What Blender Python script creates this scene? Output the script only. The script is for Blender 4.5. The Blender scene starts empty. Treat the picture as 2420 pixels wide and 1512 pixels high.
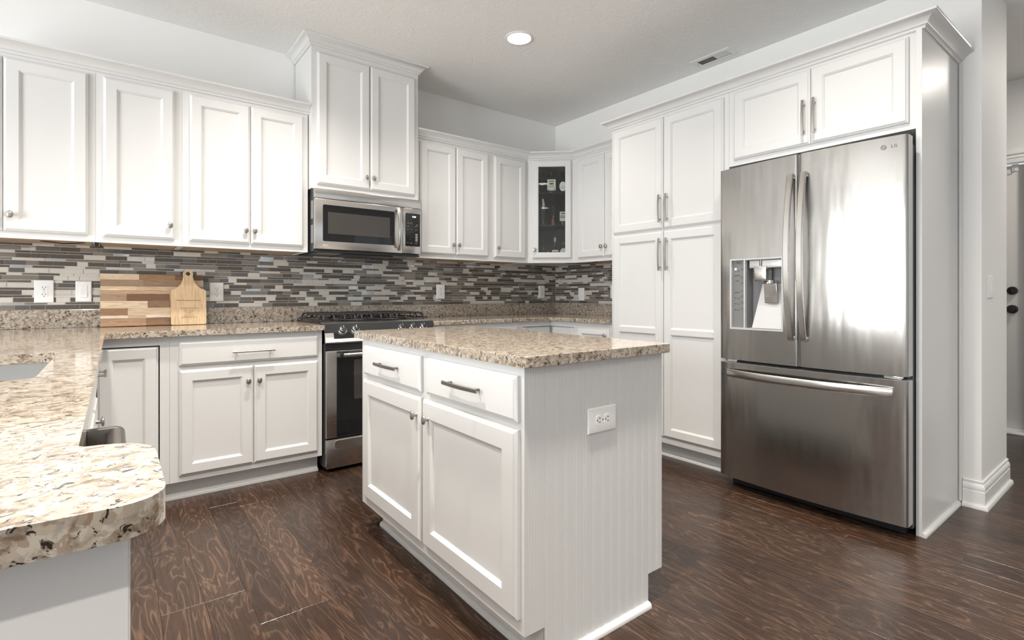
import bpy, bmesh, math, random
from mathutils import Vector, Matrix, geometry
R = math.radians
C = bpy.context.scene.collection
SC = bpy.context.scene

# ------------------------------------------------------------------ camera, world, lights, exposure
F_PX, W_PX, H_PX = 1219.46, 2420.0, 1512.0
cam_d = bpy.data.cameras.new('camera'); cam = bpy.data.objects.new('camera', cam_d); C.objects.link(cam)
cam_d.sensor_fit = 'HORIZONTAL'; cam_d.sensor_width = 36.0
cam_d.lens = 36.0 * F_PX / W_PX
cam_d.shift_y = -(H_PX / 2 - 696.35) / W_PX
cam_d.clip_start = 0.05
cam.location = (-3.5333, -3.8617, 1.1005)
cam.rotation_euler = (R(90), 0, R(52.3689 - 90))
SC.camera = cam

wd = bpy.data.worlds.new('sky'); SC.world = wd; wd.use_nodes = True
wd.node_tree.nodes['Background'].inputs[0].default_value = (0.85, 0.92, 1.0, 1)
wd.node_tree.nodes['Background'].inputs[1].default_value = 1.0

SC.view_settings.view_transform = 'Standard'
SC.view_settings.look = 'None'
SC.view_settings.gamma = 1.0
SC.view_settings.use_curve_mapping = False
SC.view_settings.exposure = 0.05

ZC = 2.7986                                   # ceiling height
def area(name, loc, rot, sx, sy, power, col=(1, 1, 1), shape='RECTANGLE', spread=180):
    l = bpy.data.lights.new(name, 'AREA'); l.shape = shape; l.size = sx
    if shape == 'RECTANGLE': l.size_y = sy
    l.energy = power; l.color = col; l.spread = R(spread)
    o = bpy.data.objects.new(name, l); C.objects.link(o); o.location = loc; o.rotation_euler = rot
    return o
DAY = (0.96, 0.985, 1.0)
WARM = (1.0, 0.93, 0.84)
# daylight entering by the patio door and windows of the open room to the left; the rear one is added fill
area('daylight_patio_door', (-7.56, -2.55, 1.2), (0, R(-94), 0), 2.2, 1.5, 195, DAY)
area('daylight_left_window', (-7.56, -5.5, 1.5), (0, R(-92), 0), 1.5, 2.1, 48, DAY)
area('fill_rear_window', (-2.2, -7.36, 1.5), (R(90), 0, 0), 2.4, 1.7, 2, DAY)  # fill lamp added behind the camera, at an unseen rear window
CANS = [(-1.41, -1.186), (-2.78, -1.186), (-2.75, -2.93), (-1.41, -2.93), (-3.75, -1.95), (-4.2, -4.6), (-0.9, -4.9), (-5.6, -1.9), (-5.6, -4.6)]  # the one behind the viewer, left, is added to brighten the end panel
CAN_W = [14, 30, 60, 16, 34, 40, 34, 14, 34]

# ------------------------------------------------------------------ helpers
WLOC = {}
class MB:
    """collects geometry in world coordinates; build() links it as ONE mesh object"""
    def __init__(s): s.v = []; s.f = []; s.m = []; s.xf = None; s.col = {}
    def add(s, vs, fs, mi=0, col=None):
        b = len(s.v)
        for p in vs: s.v.append(tuple(s.xf(*p)) if s.xf else tuple(p))
        for f in fs:
            if col is not None: s.col[len(s.f)] = col
            s.f.append([b + i for i in f]); s.m.append(mi)
    def box(s, x0, x1, y0, y1, z0, z1, mi=0, bev=0.0, seg=2, col=None):
        x0, x1 = min(x0, x1), max(x0, x1); y0, y1 = min(y0, y1), max(y0, y1); z0, z1 = min(z0, z1), max(z0, z1)
        vs = [(x, y, z) for x in (x0, x1) for y in (y0, y1) for z in (z0, z1)]
        fs = [(0, 1, 3, 2), (4, 6, 7, 5), (0, 4, 5, 1), (2, 3, 7, 6), (0, 2, 6, 4), (1, 5, 7, 3)]
        if bev > 0:
            bm = bmesh.new(); bv = [bm.verts.new(p) for p in vs]
            for f in fs: bm.faces.new([bv[i] for i in f])
            bmesh.ops.bevel(bm, geom=list(bm.edges), offset=min(bev, .49 * min(x1 - x0, y1 - y0, z1 - z0)), segments=seg, profile=0.5, affect='EDGES')
            bm.verts.index_update()
            vs = [v.co[:] for v in bm.verts]; fs = [[v.index for v in f.verts] for f in bm.faces]; bm.free()
        s.add(vs, fs, mi, col)
    def grid(s, rows, mi=0, closed_u=False, closed_v=False):
        nu, nv = len(rows), len(rows[0]); fs = []
        for i in range(nu if closed_u else nu - 1):
            for j in range(nv if closed_v else nv - 1):
                a, b = i, (i + 1) % nu; c, d = j, (j + 1) % nv
                fs.append((a * nv + c, b * nv + c, b * nv + d, a * nv + d))
        s.add([p for r in rows for p in r], fs, mi)
    def prism(s, loops, z0, z1, mi=0, top=True, bot=True):
        """loops: outer polygon then holes (2-D points)"""
        flat = [p for l in loops for p in l]; n = len(flat)
        tris = geometry.tessellate_polygon([[Vector((x, y, 0)) for x, y in l] for l in loops])
        vs = [(x, y, z0) for x, y in flat] + [(x, y, z1) for x, y in flat]; fs = []
        if bot: fs += [tuple(t) for t in tris]
        if top: fs += [tuple(i + n for i in t) for t in tris]
        k = 0
        for l in loops:
            m = len(l)
            for i in range(m):
                a, b = k + i, k + (i + 1) % m; fs.append((a, b, b + n, a + n))
            k += m
        s.add(vs, fs, mi)
    def lathe(s, prof, o=(0, 0, 0), axis='z', n=24, sx=1, sy=1, mi=0, cap=True):
        """prof: (radius, height) along the axis"""
        rows = []
        for r, h in prof:
            ring = []
            for k in range(n):
                a = 2 * math.pi * k / n; p, q_ = r * math.cos(a) * sx, r * math.sin(a) * sy
                ring.append({'z': (o[0] + p, o[1] + q_, o[2] + h), 'y': (o[0] + p, o[1] + h, o[2] + q_), 'x': (o[0] + h, o[1] + p, o[2] + q_)}[axis])
            rows.append(ring)
        s.grid(rows, mi, closed_v=True)
        if cap:
            for ring in (rows[0], rows[-1]): s.add(ring, [tuple(range(n))], mi)
    def tube(s, path, r, n=8, mi=0, closed=False, sec=None):
        """round (or sec=(half width, half height)) sweep along a path"""
        P = [Vector(p) for p in path]; rows = []; prev = None
        for i, p in enumerate(P):
            a = P[i - 1] if (i > 0 or closed) else p; b = P[(i + 1) % len(P)] if (i < len(P) - 1 or closed) else p
            t = (b - a).normalized()
            if prev is None:
                up = Vector((0, 0, 1)) if abs(t.z) < .9 else Vector((0, 1, 0)); u = t.cross(up).normalized()
            else: u = (prev - t * prev.dot(t)).normalized()
            prev = u; w = t.cross(u); rr = r[i] if isinstance(r, (list, tuple)) else r
            if sec: ring = [p + u * x * sec[0] + w * y * sec[1] for x, y in ((-1, -.6), (-.8, -1), (.8, -1), (1, -.6), (1, .6), (.8, 1), (-.8, 1), (-1, .6))]
            else: ring = [p + (u * math.cos(2 * math.pi * k / n) + w * math.sin(2 * math.pi * k / n)) * rr for k in range(n)]
            rows.append([tuple(x) for x in ring])
        s.grid(rows, mi, closed_u=closed, closed_v=True)
        if not closed:
            for ring in (rows[0], rows[-1]): s.add(ring, [tuple(range(len(ring)))], mi)
    def sweep(s, path, prof, z0, mi=0, closed=False):
        """moulding: prof (out, up) mitred along a 2-D path; outside is to the right of the path"""
        P = [Vector(p) for p in path]; rows = []; n = len(P)
        for i in range(n):
            d1 = (P[i] - P[i - 1]).normalized() if i > 0 else None; d2 = (P[i + 1] - P[i]).normalized() if i < n - 1 else None
            if d1 is None: d1 = d2
            if d2 is None: d2 = d1
            n1 = Vector((d1.y, -d1.x)); n2 = Vector((d2.y, -d2.x)); m = (n1 + n2).normalized(); k = 1 / max(.2, m.dot(n1))
            rows.append([(P[i].x + m.x * k * o, P[i].y + m.y * k * o, z0 + u) for o, u in prof])
        s.grid(rows, mi, closed_v=True)
        for r_ in (rows[0], rows[-1]): s.add(r_, [tuple(range(len(r_)))], mi)
    def text(s, body, size, mi=0, shear=0.0, align='CENTER', depth=0.0004, sx=1.0):
        """flat lettering in the local u,v plane (set s.xf first)"""
        cu = bpy.data.curves.new('lettering', 'FONT'); cu.body = body; cu.size = size; cu.shear = shear
        cu.align_x = align; cu.align_y = 'CENTER'; cu.resolution_u = 2
        o = bpy.data.objects.new('lettering', cu); C.objects.link(o)
        bpy.context.view_layer.update()
        me = bpy.data.meshes.new_from_object(o.evaluated_get(bpy.context.evaluated_depsgraph_get()))
        s.add([(v.co.x * sx, v.co.y, depth) for v in me.vertices], [tuple(p.vertices) for p in me.polygons], mi)
        bpy.data.objects.remove(o); bpy.data.curves.remove(cu); bpy.data.meshes.remove(me)
    def build(s, name, mats, parent=None, smooth=35, bevel=0.0, recalc=True):
        if not isinstance(mats, (list, tuple)): mats = [mats]
        xs, ys, zs = zip(*s.v)
        c = Vector(((min(xs) + max(xs)) / 2, (min(ys) + max(ys)) / 2, (min(zs) + max(zs)) / 2))
        if parent is None: c.z = min(zs)
        me = bpy.data.meshes.new(name)
        me.from_pydata([(x - c.x, y - c.y, z - c.z) for x, y, z in s.v], [], s.f)
        for m in mats: me.materials.append(m)
        me.polygons.foreach_set('material_index', s.m)
        if recalc:
            bm = bmesh.new(); bm.from_mesh(me); bmesh.ops.remove_doubles(bm, verts=bm.verts, dist=1e-6)
            bmesh.ops.recalc_face_normals(bm, faces=bm.faces); bm.to_mesh(me); bm.free()
        if s.col:
            at = me.attributes.new('tint', 'FLOAT_COLOR', 'FACE')
            for i in range(len(me.polygons)):
                if i < len(at.data): at.data[i].color = tuple(s.col.get(i, (0.5, 0.5, 0.5))) + (1,)
        if smooth:
            me.polygons.foreach_set('use_smooth', [True] * len(me.polygons)); me.set_sharp_from_angle(angle=R(smooth))
        me.update()
        o = bpy.data.objects.new(name, me); C.objects.link(o)
        pw = WLOC.get(parent.name, Vector((0, 0, 0))) if parent else Vector((0, 0, 0))
        o.location = c - pw; o.parent = parent; WLOC[o.name] = c
        if bevel:
            b = o.modifiers.new('edge', 'BEVEL'); b.width = bevel; b.segments = 3; b.limit_method = 'ANGLE'; b.angle_limit = R(40)
        return o

def frame(o, u, n):
    """local (along, up, out) to world"""
    o = Vector(o); u = Vector(u).normalized(); n = Vector(n).normalized(); z = Vector((0, 0, 1))
    return lambda a, b, c=0.0: o + u * a + z * b + n * c
def thing(name, label, cat, loc=(0, 0, 0), group=None, rotz=0.0):
    o = bpy.data.objects.new(name, None); C.objects.link(o); o.empty_display_size = .05
    o.location = loc; o.rotation_euler = (0, 0, rotz); WLOC[o.name] = Vector(loc)
    tag(o, label, cat, group); return o
def tag(o, label, cat, group=None, kind=None):
    if label: o['label'] = label
    if cat: o['category'] = cat
    if group: o['group'] = group
    o['kind'] = kind or 'thing'
    return o
def struct(o): o['kind'] = 'structure'; return o

# ------------------------------------------------------------------ materials
def mat(name, col=(.8, .8, .8), rough=.5, metal=0.0, spec=.5, coat=0.0, emit=None, estr=0.0):
    m = bpy.data.materials.new(name); m.use_nodes = True; b = m.node_tree.nodes['Principled BSDF']
    b.inputs['Base Color'].default_value = (*col, 1); b.inputs['Roughness'].default_value = rough; b.inputs['Metallic'].default_value = metal
    b.inputs['Specular IOR Level'].default_value = spec; b.inputs['Coat Weight'].default_value = coat
    if emit: b.inputs['Emission Color'].default_value = (*emit, 1); b.inputs['Emission Strength'].default_value = estr
    return m
def N(m, t, **kw):
    n = m.node_tree.nodes.new(t)
    for k, v in kw.items(): setattr(n, k, v)
    return n
def L(m, a, b): m.node_tree.links.new(a, b)
def bsdf(m): return m.node_tree.nodes['Principled BSDF']
def coords(m, scale=(1, 1, 1), kind='Object'):
    tc = N(m, 'ShaderNodeTexCoord'); mp = N(m, 'ShaderNodeMapping'); mp.inputs['Scale'].default_value = scale
    L(m, tc.outputs[kind], mp.inputs['Vector']); return mp.outputs['Vector']
def wcoords(m, scale=(1, 1, 1)):
    g = N(m, 'ShaderNodeNewGeometry'); mp = N(m, 'ShaderNodeMapping'); mp.inputs['Scale'].default_value = scale
    L(m, g.outputs['Position'], mp.inputs['Vector']); return mp.outputs['Vector']
def noise(m, vec, scale, detail=4, rough=.55, dist=0.0):
    n = N(m, 'ShaderNodeTexNoise'); n.inputs['Scale'].default_value = scale; n.inputs['Detail'].default_value = detail
    n.inputs['Roughness'].default_value = rough; n.inputs['Distortion'].default_value = dist; L(m, vec, n.inputs['Vector']); return n
def ramp(m, fac, stops, interp='LINEAR'):
    r = N(m, 'ShaderNodeValToRGB'); r.color_ramp.interpolation = interp; e = r.color_ramp.elements
    while len(e) < len(stops): e.new(.5)
    for x, (p, c) in zip(e, stops): x.position = p; x.color = (*c, 1) if len(c) == 3 else c
    L(m, fac, r.inputs['Fac']); return r.outputs['Color']
def mix(m, fac, a, b, mode='MIX'):
    x = N(m, 'ShaderNodeMix', data_type='RGBA', blend_type=mode)
    for sock, val in ((x.inputs[0], fac), (x.inputs[6], a), (x.inputs[7], b)):
        if hasattr(val, 'links'): L(m, val, sock)
        elif isinstance(val, (int, float)): sock.default_value = val
        else: sock.default_value = (*val, 1)
    return x.outputs[2]
def bump(m, h, strength=.2, dist=.01):
    b = N(m, 'ShaderNodeBump'); b.inputs['Strength'].default_value = strength; b.inputs['Distance'].default_value = dist
    L(m, h, b.inputs['Height']); L(m, b.outputs['Normal'], bsdf(m).inputs['Normal']); return b

M = {}
M['white'] = mat('white_cabinet_paint', (.70, .70, .695), .32, spec=.45)
M['trim'] = mat('white_trim_paint', (.84, .84, .83), .3)
m = M['wall'] = mat('wall_paint', (.87, .865, .85), .6, spec=.3)
bump(m, noise(m, wcoords(m), 160, 3).outputs['Fac'], .05, .002)
m = M['ceiling'] = mat('ceiling_knockdown_texture', (.90, .895, .88), .85, spec=.2)
n1 = noise(m, wcoords(m), 26, 5, .6, 1.2)
h = ramp(m, n1.outputs['Fac'], [(.44, (0, 0, 0)), (.56, (1, 1, 1))]); bump(m, h, .22, .006)
# granite: cream and tan ground, translucent grey quartz, brown garnet patches and black flecks
m = M['granite'] = mat('speckled_granite', (.6, .5, .4), .12, spec=.55, coat=.25)
wc = wcoords(m)
warp = noise(m, wc, 30, 3, .5)
vw = N(m, 'ShaderNodeVectorMath', operation='MULTIPLY_ADD'); vw.inputs[1].default_value = (.02, .02, .02); L(m, warp.outputs['Color'], vw.inputs[0]); L(m, wc, vw.inputs[2])
v1 = N(m, 'ShaderNodeTexVoronoi'); v1.inputs['Scale'].default_value = 115; L(m, vw.outputs[0], v1.inputs['Vector'])
ground = ramp(m, v1.outputs['Color'], [(.0, (.50, .42, .335)), (.3, (.64, .575, .49)), (.6, (.74, .69, .61)), (.85, (.40, .31, .225))], 'CONSTANT')
n_br = noise(m, wc, 42, 5, .62, .6)
brown = ramp(m, n_br.outputs['Fac'], [(.50, (0, 0, 0)), (.64, (1, 1, 1))])
c1 = mix(m, brown, ground, (.25, .185, .13))
n_g = noise(m, wc, 60, 4, .6, .3)
grey = ramp(m, n_g.outputs['Fac'], [(.54, (0, 0, 0)), (.66, (.8, .8, .8))])
c2 = mix(m, grey, c1, (.47, .455, .43))
n_b = noise(m, vw.outputs[0], 75, 4, .68, .8)
black = ramp(m, n_b.outputs['Fac'], [(.575, (0, 0, 0)), (.625, (1, 1, 1))])
c3 = mix(m, black, c2, (.035, .028, .024))
L(m, mix(m, 1.0, c3, (.66, .63, .60), 'MULTIPLY'), bsdf(m).inputs['Base Color'])
# stained oak planks, grain along y; 'tint' holds a value per plank
m = M['floor'] = mat('dark_stained_oak', (.1, .06, .04), .27, spec=.5)
at = N(m, 'ShaderNodeAttribute', attribute_name='tint'); sep = N(m, 'ShaderNodeSeparateColor'); L(m, at.outputs['Color'], sep.inputs[0])
g = N(m, 'ShaderNodeNewGeometry'); off = N(m, 'ShaderNodeVectorMath', operation='MULTIPLY_ADD'); off.inputs[1].default_value = (37, 53, 11)
L(m, at.outputs['Color'], off.inputs[0]); L(m, g.outputs['Position'], off.inputs[2])
mp = N(m, 'ShaderNodeMapping'); mp.inputs['Scale'].default_value = (9, 1.5, 1); L(m, off.outputs[0], mp.inputs['Vector'])
big = noise(m, mp.outputs['Vector'], 1.3, 3, .5, .8)
wv = N(m, 'ShaderNodeMath', operation='MULTIPLY'); wv.inputs[1].default_value = 60; L(m, big.outputs['Fac'], wv.inputs[0])
sn = N(m, 'ShaderNodeMath', operation='SINE'); L(m, wv.outputs[0], sn.inputs[0])
mp2 = N(m, 'ShaderNodeMapping'); mp2.inputs['Scale'].default_value = (140, 6, 1); L(m, off.outputs[0], mp2.inputs['Vector'])
fine = noise(m, mp2.outputs['Vector'], 1.0, 4, .6)
ring = ramp(m, sn.outputs[0], [(.0, (.037, .0195, .012)), (.75, (.052, .0285, .018)), (1.0, (.088, .052, .034))])
fg = ramp(m, fine.outputs['Fac'], [(.3, (.62, .6, .58)), (.7, (1.25, 1.25, 1.25))])
c1 = mix(m, 1.0, ring, fg, 'MULTIPLY')
tn = ramp(m, sep.outputs[0], [(0, (.72, .70, .70)), (1, (1.35, 1.32, 1.28))])
c2 = mix(m, 1.0, c1, tn, 'MULTIPLY'); L(m, c2, bsdf(m).inputs['Base Color'])
rg = ramp(m, fine.outputs['Fac'], [(.3, (.30, .30, .30)), (.7, (.22, .22, .22))]); L(m, rg, bsdf(m).inputs['Roughness'])
bump(m, sn.outputs[0], .06, .002)
# brushed stainless steel: fine brushing across, slight waviness
def steel(name, col, rough, aniso=.55, wav=.0012, sc=(1.2, 1.2, 220)):
    m = mat(name, col, rough, 1.0)
    v = noise(m, wcoords(m, sc), 3, 3, .6); rr = ramp(m, v.outputs['Fac'], [(.2, (rough * .82,) * 3), (.8, (rough * 1.2,) * 3)]); L(m, rr, bsdf(m).inputs['Roughness'])
    bsdf(m).inputs['Anisotropic'].default_value = aniso
    t = N(m, 'ShaderNodeTangent', direction_type='RADIAL', axis='Z'); L(m, t.outputs[0], bsdf(m).inputs['Tangent'])
    if wav: bump(m, noise(m, wcoords(m, (1, 3.2, .55)), 2.6, 2, .5).outputs['Fac'], .6, wav * 8)
    return m
M['steel'] = steel('brushed_steel_door', (.43, .415, .395), .21)
M['steel2'] = steel('brushed_steel', (.62, .60, .575), .24, .4, 0)
M['sinksteel'] = mat('sink_steel', (.62, .63, .64), .3, 1.0)
M['nickel'] = mat('brushed_nickel', (.46, .445, .42), .3, 1.0)
M['darknickel'] = mat('dark_nickel', (.22, .205, .19), .34, 1.0)
M['chrome'] = mat('chrome', (.75, .75, .75), .12, 1.0)
M['greyplastic'] = mat('grey_plastic', (.23, .23, .235), .4)
M['silver'] = mat('silver_plastic', (.56, .565, .57), .35, .3)
M['dispgrey'] = mat('dispenser_panel_grey', (.20, .205, .20), .2)
M['black'] = mat('black_plastic', (.015, .015, .016), .35)
M['blackglass'] = mat('black_glass', (.010, .010, .011), .05, spec=.5)
M['winglass'] = mat('dark_door_glass', (.055, .05, .046), .08)
M['iron'] = mat('cast_iron', (.022, .022, .023), .45)
M['enamel'] = mat('black_enamel', (.012, .012, .013), .12)
M['charcoal'] = mat('charcoal_side', (.045, .047, .05), .4)
M['display'] = mat('clock_digits', (.1, .15, .2), .5, emit=(.75, .9, 1.0), estr=3.0)
M['print'] = mat('pale_print', (.62, .62, .60), .5)
M['darkprint'] = mat('dark_print', (.05, .05, .05), .5)
M['plate'] = mat('white_plastic_plate', (.86, .86, .85), .3)
M['slot'] = mat('dark_slot', (.03, .028, .025), .6)
M['vent'] = mat('white_vent_metal', (.80, .80, .79), .4)
M['lens'] = mat('lamp_lens', (1, 1, 1), .4, emit=(1, .96, .90), estr=9.0)
M['reflector'] = mat('white_reflector', (.9, .9, .88), .25)
M['grout'] = mat('tile_grout', (.60, .565, .52), .8)
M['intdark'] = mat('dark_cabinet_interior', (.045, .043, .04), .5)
M['door'] = mat('grey_white_door', (.72, .705, .68), .4)
M['matteblack'] = mat('matte_black_metal', (.012, .012, .012), .32, .2)
M['ply'] = mat('natural_plywood', (.55, .40, .26), .5)
M['cable'] = mat('black_cable', (.012, .011, .01), .5)
m = M['ply']; w = noise(m, wcoords(m, (2, 40, 40)), 2, 3); L(m, ramp(m, w.outputs['Fac'], [(.3, (.60, .45, .30)), (.7, (.44, .31, .19))]), bsdf(m).inputs['Base Color'])
# mosaic
def tile(name, a, b, rough, sc, metal=0.0, coat=0.0):
    m = mat(name, a, rough, metal, coat=coat); v = noise(m, wcoords(m), sc, 3, .7)
    L(m, ramp(m, v.outputs['Fac'], [(.35, a), (.68, b)]), bsdf(m).inputs['Base Color']); return m
TILES = [tile('dark_textured_stone_tile', (.045, .036, .030), (.155, .13, .108), .3, 420),
         tile('taupe_glass_tile', (.185, .158, .132), (.205, .176, .147), .07, 6, coat=.3),
         tile('cream_glass_tile', (.56, .525, .475), (.61, .575, .525), .07, 6, coat=.3),
         tile('smoke_glass_tile', (.085, .078, .072), (.12, .11, .10), .06, 8, coat=.3),
         tile('mirror_glass_tile', (.40, .41, .42), (.52, .53, .54), .07, 14, .75)]
# wood with per-strip colour
def woodtint(name, rough, sc):
    m = mat(name, (.5, .35, .2), rough); at = N(m, 'ShaderNodeAttribute', attribute_name='tint')
    v = noise(m, wcoords(m, sc), 1.0, 5, .62, 1.0); f = ramp(m, v.outputs['Fac'], [(.28, (.66, .62, .58)), (.72, (1.22, 1.2, 1.18))])
    L(m, mix(m, 1.0, at.outputs['Color'], f, 'MULTIPLY'), bsdf(m).inputs['Base Color']); return m
M['acacia'] = woodtint('acacia_strips', .4, (14, 14, 150))
M['bamboo'] = woodtint('pale_bamboo', .42, (160, 30, 10))
M['burn'] = mat('burnt_engraving', (.20, .095, .04), .7)
def glass(name, col=(1, 1, 1), rough=0.0):
    m = bpy.data.materials.new(name); m.use_nodes = True; nt = m.node_tree
    for n in list(nt.nodes): nt.nodes.remove(n)
    o = nt.nodes.new('ShaderNodeOutputMaterial'); t = nt.nodes.new('ShaderNodeBsdfTransparent'); t.inputs[0].default_value = (*col, 1)
    gl = nt.nodes.new('ShaderNodeBsdfGlossy'); gl.inputs['Roughness'].default_value = .02 + rough
    fr = nt.nodes.new('ShaderNodeFresnel'); fr.inputs[0].default_value = 1.5; mx = nt.nodes.new('ShaderNodeMixShader')
    nt.links.new(fr.outputs[0], mx.inputs[0]); nt.links.new(t.outputs[0], mx.inputs[1]); nt.links.new(gl.outputs[0], mx.inputs[2]); nt.links.new(mx.outputs[0], o.inputs[0])
    return m
M['pane'] = glass('clear_pane', (.93, .95, .94))
M['bottleglass'] = glass('clear_bottle_glass', (.62, .66, .65))
M['smokeglass'] = glass('smoked_shelf_glass', (.5, .56, .54))
M['copper'] = mat('copper_liquid', (.55, .24, .12), .2)
M['cork'] = mat('pale_cork', (.62, .42, .27), .6)
M['label'] = mat('cream_paper_label', (.74, .70, .62), .6)
M['labelwhite'] = mat('white_paper_label', (.80, .79, .77), .6)
M['redprint'] = mat('rust_print', (.45, .16, .06), .6)
M['whitecap'] = mat('white_cap', (.75, .75, .73), .4)

# ------------------------------------------------------------------ room shell
def circle(cx, cy, r, n=28): return [(cx + r * math.cos(2 * math.pi * k / n), cy + r * math.sin(2 * math.pi * k / n)) for k in range(n)]
XL, XR, YR = -7.6, 2.11, -7.4
b = MB()
PIT, OFF = 0.1308, -3.146
rnd = random.Random(11)
k0 = math.floor((XL - .1 - OFF) / PIT); k1 = math.ceil((XR + .2 - OFF) / PIT)
for k in range(k0, k1):
    xa, xb = OFF + k * PIT, OFF + (k + 1) * PIT; y = .1 - rnd.random() * .9
    ends = [.1]
    while y > YR - .1: ends.append(y); y -= rnd.choice((.55, .75, .9, 1.1, 1.3)) + rnd.random() * .2
    ends.append(YR - .1)
    fixed = {-3: [-1.471], -2: [-1.728], -1: [-1.73, -2.9], 0: [-1.983, -.8], 1: [-.871, -1.98], 2: [-1.09, -2.4], 3: [-1.534, -.4], 11: [-3.157, -1.2], 12: [-2.796, -1.0], 14: [-2.336, -3.6], 16: [-3.172, -2.0], 17: [-2.932, -1.6], 15: [-3.494, -1.9]}
    if k in fixed:
        keep = [e for e in ends[1:-1] if all(abs(e - f) > .45 for f in fixed[k])]
        ends = [.1] + sorted(keep + fixed[k], reverse=True) + [YR - .1]
    for ya, yb in zip(ends, ends[1:]):
        col = (rnd.random(), rnd.random(), rnd.random()); e = .0011; d = .0009
        vs = [(xa, yb, -d), (xb, yb, -d), (xb, ya, -d), (xa, ya, -d), (xa + e, yb + e, 0), (xb - e, yb + e, 0), (xb - e, ya - e, 0), (xa + e, ya - e, 0)]
        b.add(vs, [(0, 1, 5, 4), (1, 2, 6, 5), (2, 3, 7, 6), (3, 0, 4, 7), (4, 5, 6, 7)], 0, col)
o = struct(b.build('floor', M['floor'], smooth=0, recalc=False)); o['label'] = 'dark brown hardwood plank floor'
b = MB(); b.prism([[(XL - .1, .1), (XL - .1, YR - .1), (XR + .1, YR - .1), (XR + .1, .1)]] + [circle(x, y, .083) for x, y in CANS], ZC, ZC + .02)
struct(b.build('ceiling', M['ceiling'], smooth=0))
b = MB(); b.box(XL - .1, .0, 0, .1, -.01, ZC + .02); struct(b.build('wall_back', M['wall'], smooth=0))
YE, XE = -3.235, .62
b = MB(); b.prism([[(0, .1), (0, YE), (XE, YE), (XE, .1)]], -.01, ZC + .02); struct(b.build('wall_right', M['wall'], smooth=0))
b = MB(); b.box(XE, XR, 0, .1, -.01, ZC + .02); struct(b.build('wall_hall', M['wall'], smooth=0))
# far wall beyond the hall, with the door opening
DY0, DY1, DZ = -3.12, -2.2, 2.13
b = MB()
b.box(XR, XR + .12, DY1, .1, -.01, ZC + .02); b.box(XR, XR + .12, YR - .1, DY0, -.01, ZC + .02); b.box(XR, XR + .12, DY0, DY1, DZ + .02, ZC + .02)
struct(b.build('wall_far', M['wall'], smooth=0))
def wall_with_openings(name, axis, pos, a0, a1, ops):
    """ops: (a0, a1, z0, z1) sorted"""
    b = MB(); t = .12
    def bx(p0, p1, z0, z1):
        if axis == 'x': b.box(pos - t, pos, p0, p1, z0, z1)
        else: b.box(p0, p1, pos - t, pos, z0, z1)
    cur = a0
    for p0, p1, z0, z1 in ops:
        bx(cur, p0, -.01, ZC + .02); bx(p0, p1, z1, ZC + .02)
        if z0 > 0: bx(p0, p1, -.01, z0)
        cur = p1
    bx(cur, a1, -.01, ZC + .02)
    return struct(b.build(name, M['wall'], smooth=0))
wall_with_openings('wall_left', 'x', XL, YR - .1, .1, [(-6.6, -4.4, .7, 2.3), (-3.35, -1.75, .02, 2.35)])
wall_with_openings('wall_rear', 'y', YR, XL - .1, XR + .1, [(-3.45, -.95, .6, 2.4), (.35, 1.65, .6, 2.4)])
def window(name, axis, pos, a0, a1, z0, z1, nx, nz):
    root = bpy.data.objects.new(name, None); C.objects.link(root); root['kind'] = 'structure'
    c = (pos, (a0 + a1) / 2, z0) if axis == 'x' else ((a0 + a1) / 2, pos, z0); root.location = c; WLOC[name] = Vector(c)
    b = MB(); w = .05
    def bx(p0, p1, q0, q1, d0=-.1, d1=-.05):
        if axis == 'x': b.box(pos + d0, pos + d1, p0, p1, q0, q1)
        else: b.box(p0, p1, pos + d0, pos + d1, q0, q1)
    bx(a0, a0 + w, z0, z1); bx(a1 - w, a1, z0, z1); bx(a0, a1, z0, z0 + w); bx(a0, a1, z1 - w, z1)
    for i in range(1, nx): x = a0 + (a1 - a0) * i / nx; bx(x - .02, x + .02, z0, z1)
    for i in range(1, nz): z = z0 + (z1 - z0) * i / nz; bx(a0, a1, z - .02, z + .02)
    b.build('window_frame', M['trim'], root, smooth=0)
    b = MB(); bx(a0 + w, a1 - w, z0 + w, z1 - w, -.078, -.072); b.build('window_pane', M['pane'], root, smooth=0)
window('window_1', 'x', XL, -3.35, -1.75, .02, 2.35, 2, 1)
window('window_2', 'x', XL, -6.6, -4.4, .7, 2.3, 3, 1)
window('fill_window_3', 'y', YR, -3.45, -.95, .6, 2.4, 3, 1)  # unseen rear window, added to let in fill
window('fill_window_4', 'y', YR, .35, 1.65, .6, 2.4, 2, 1)  # second unseen rear window added for fill
# baseboard round the end of the wall
BASE = [(0, 0), (.030, 0), (.030, .012), (.026, .019), (.019, .022), (.016, .022), (.016, .086), (.013, .090), (.016, .098), (.015, .112), (.010, .122), (.006, .126), (.009, .133), (.009, .138), (.003, .142), (0, .142)]
b = MB(); b.sweep([(-.0, -3.162), (0, YE), (XE, YE)], BASE, 0)
o = struct(b.build('baseboard_right', M['trim'], smooth=30)); o['label'] = 'white stepped baseboard around the wall end'
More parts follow.
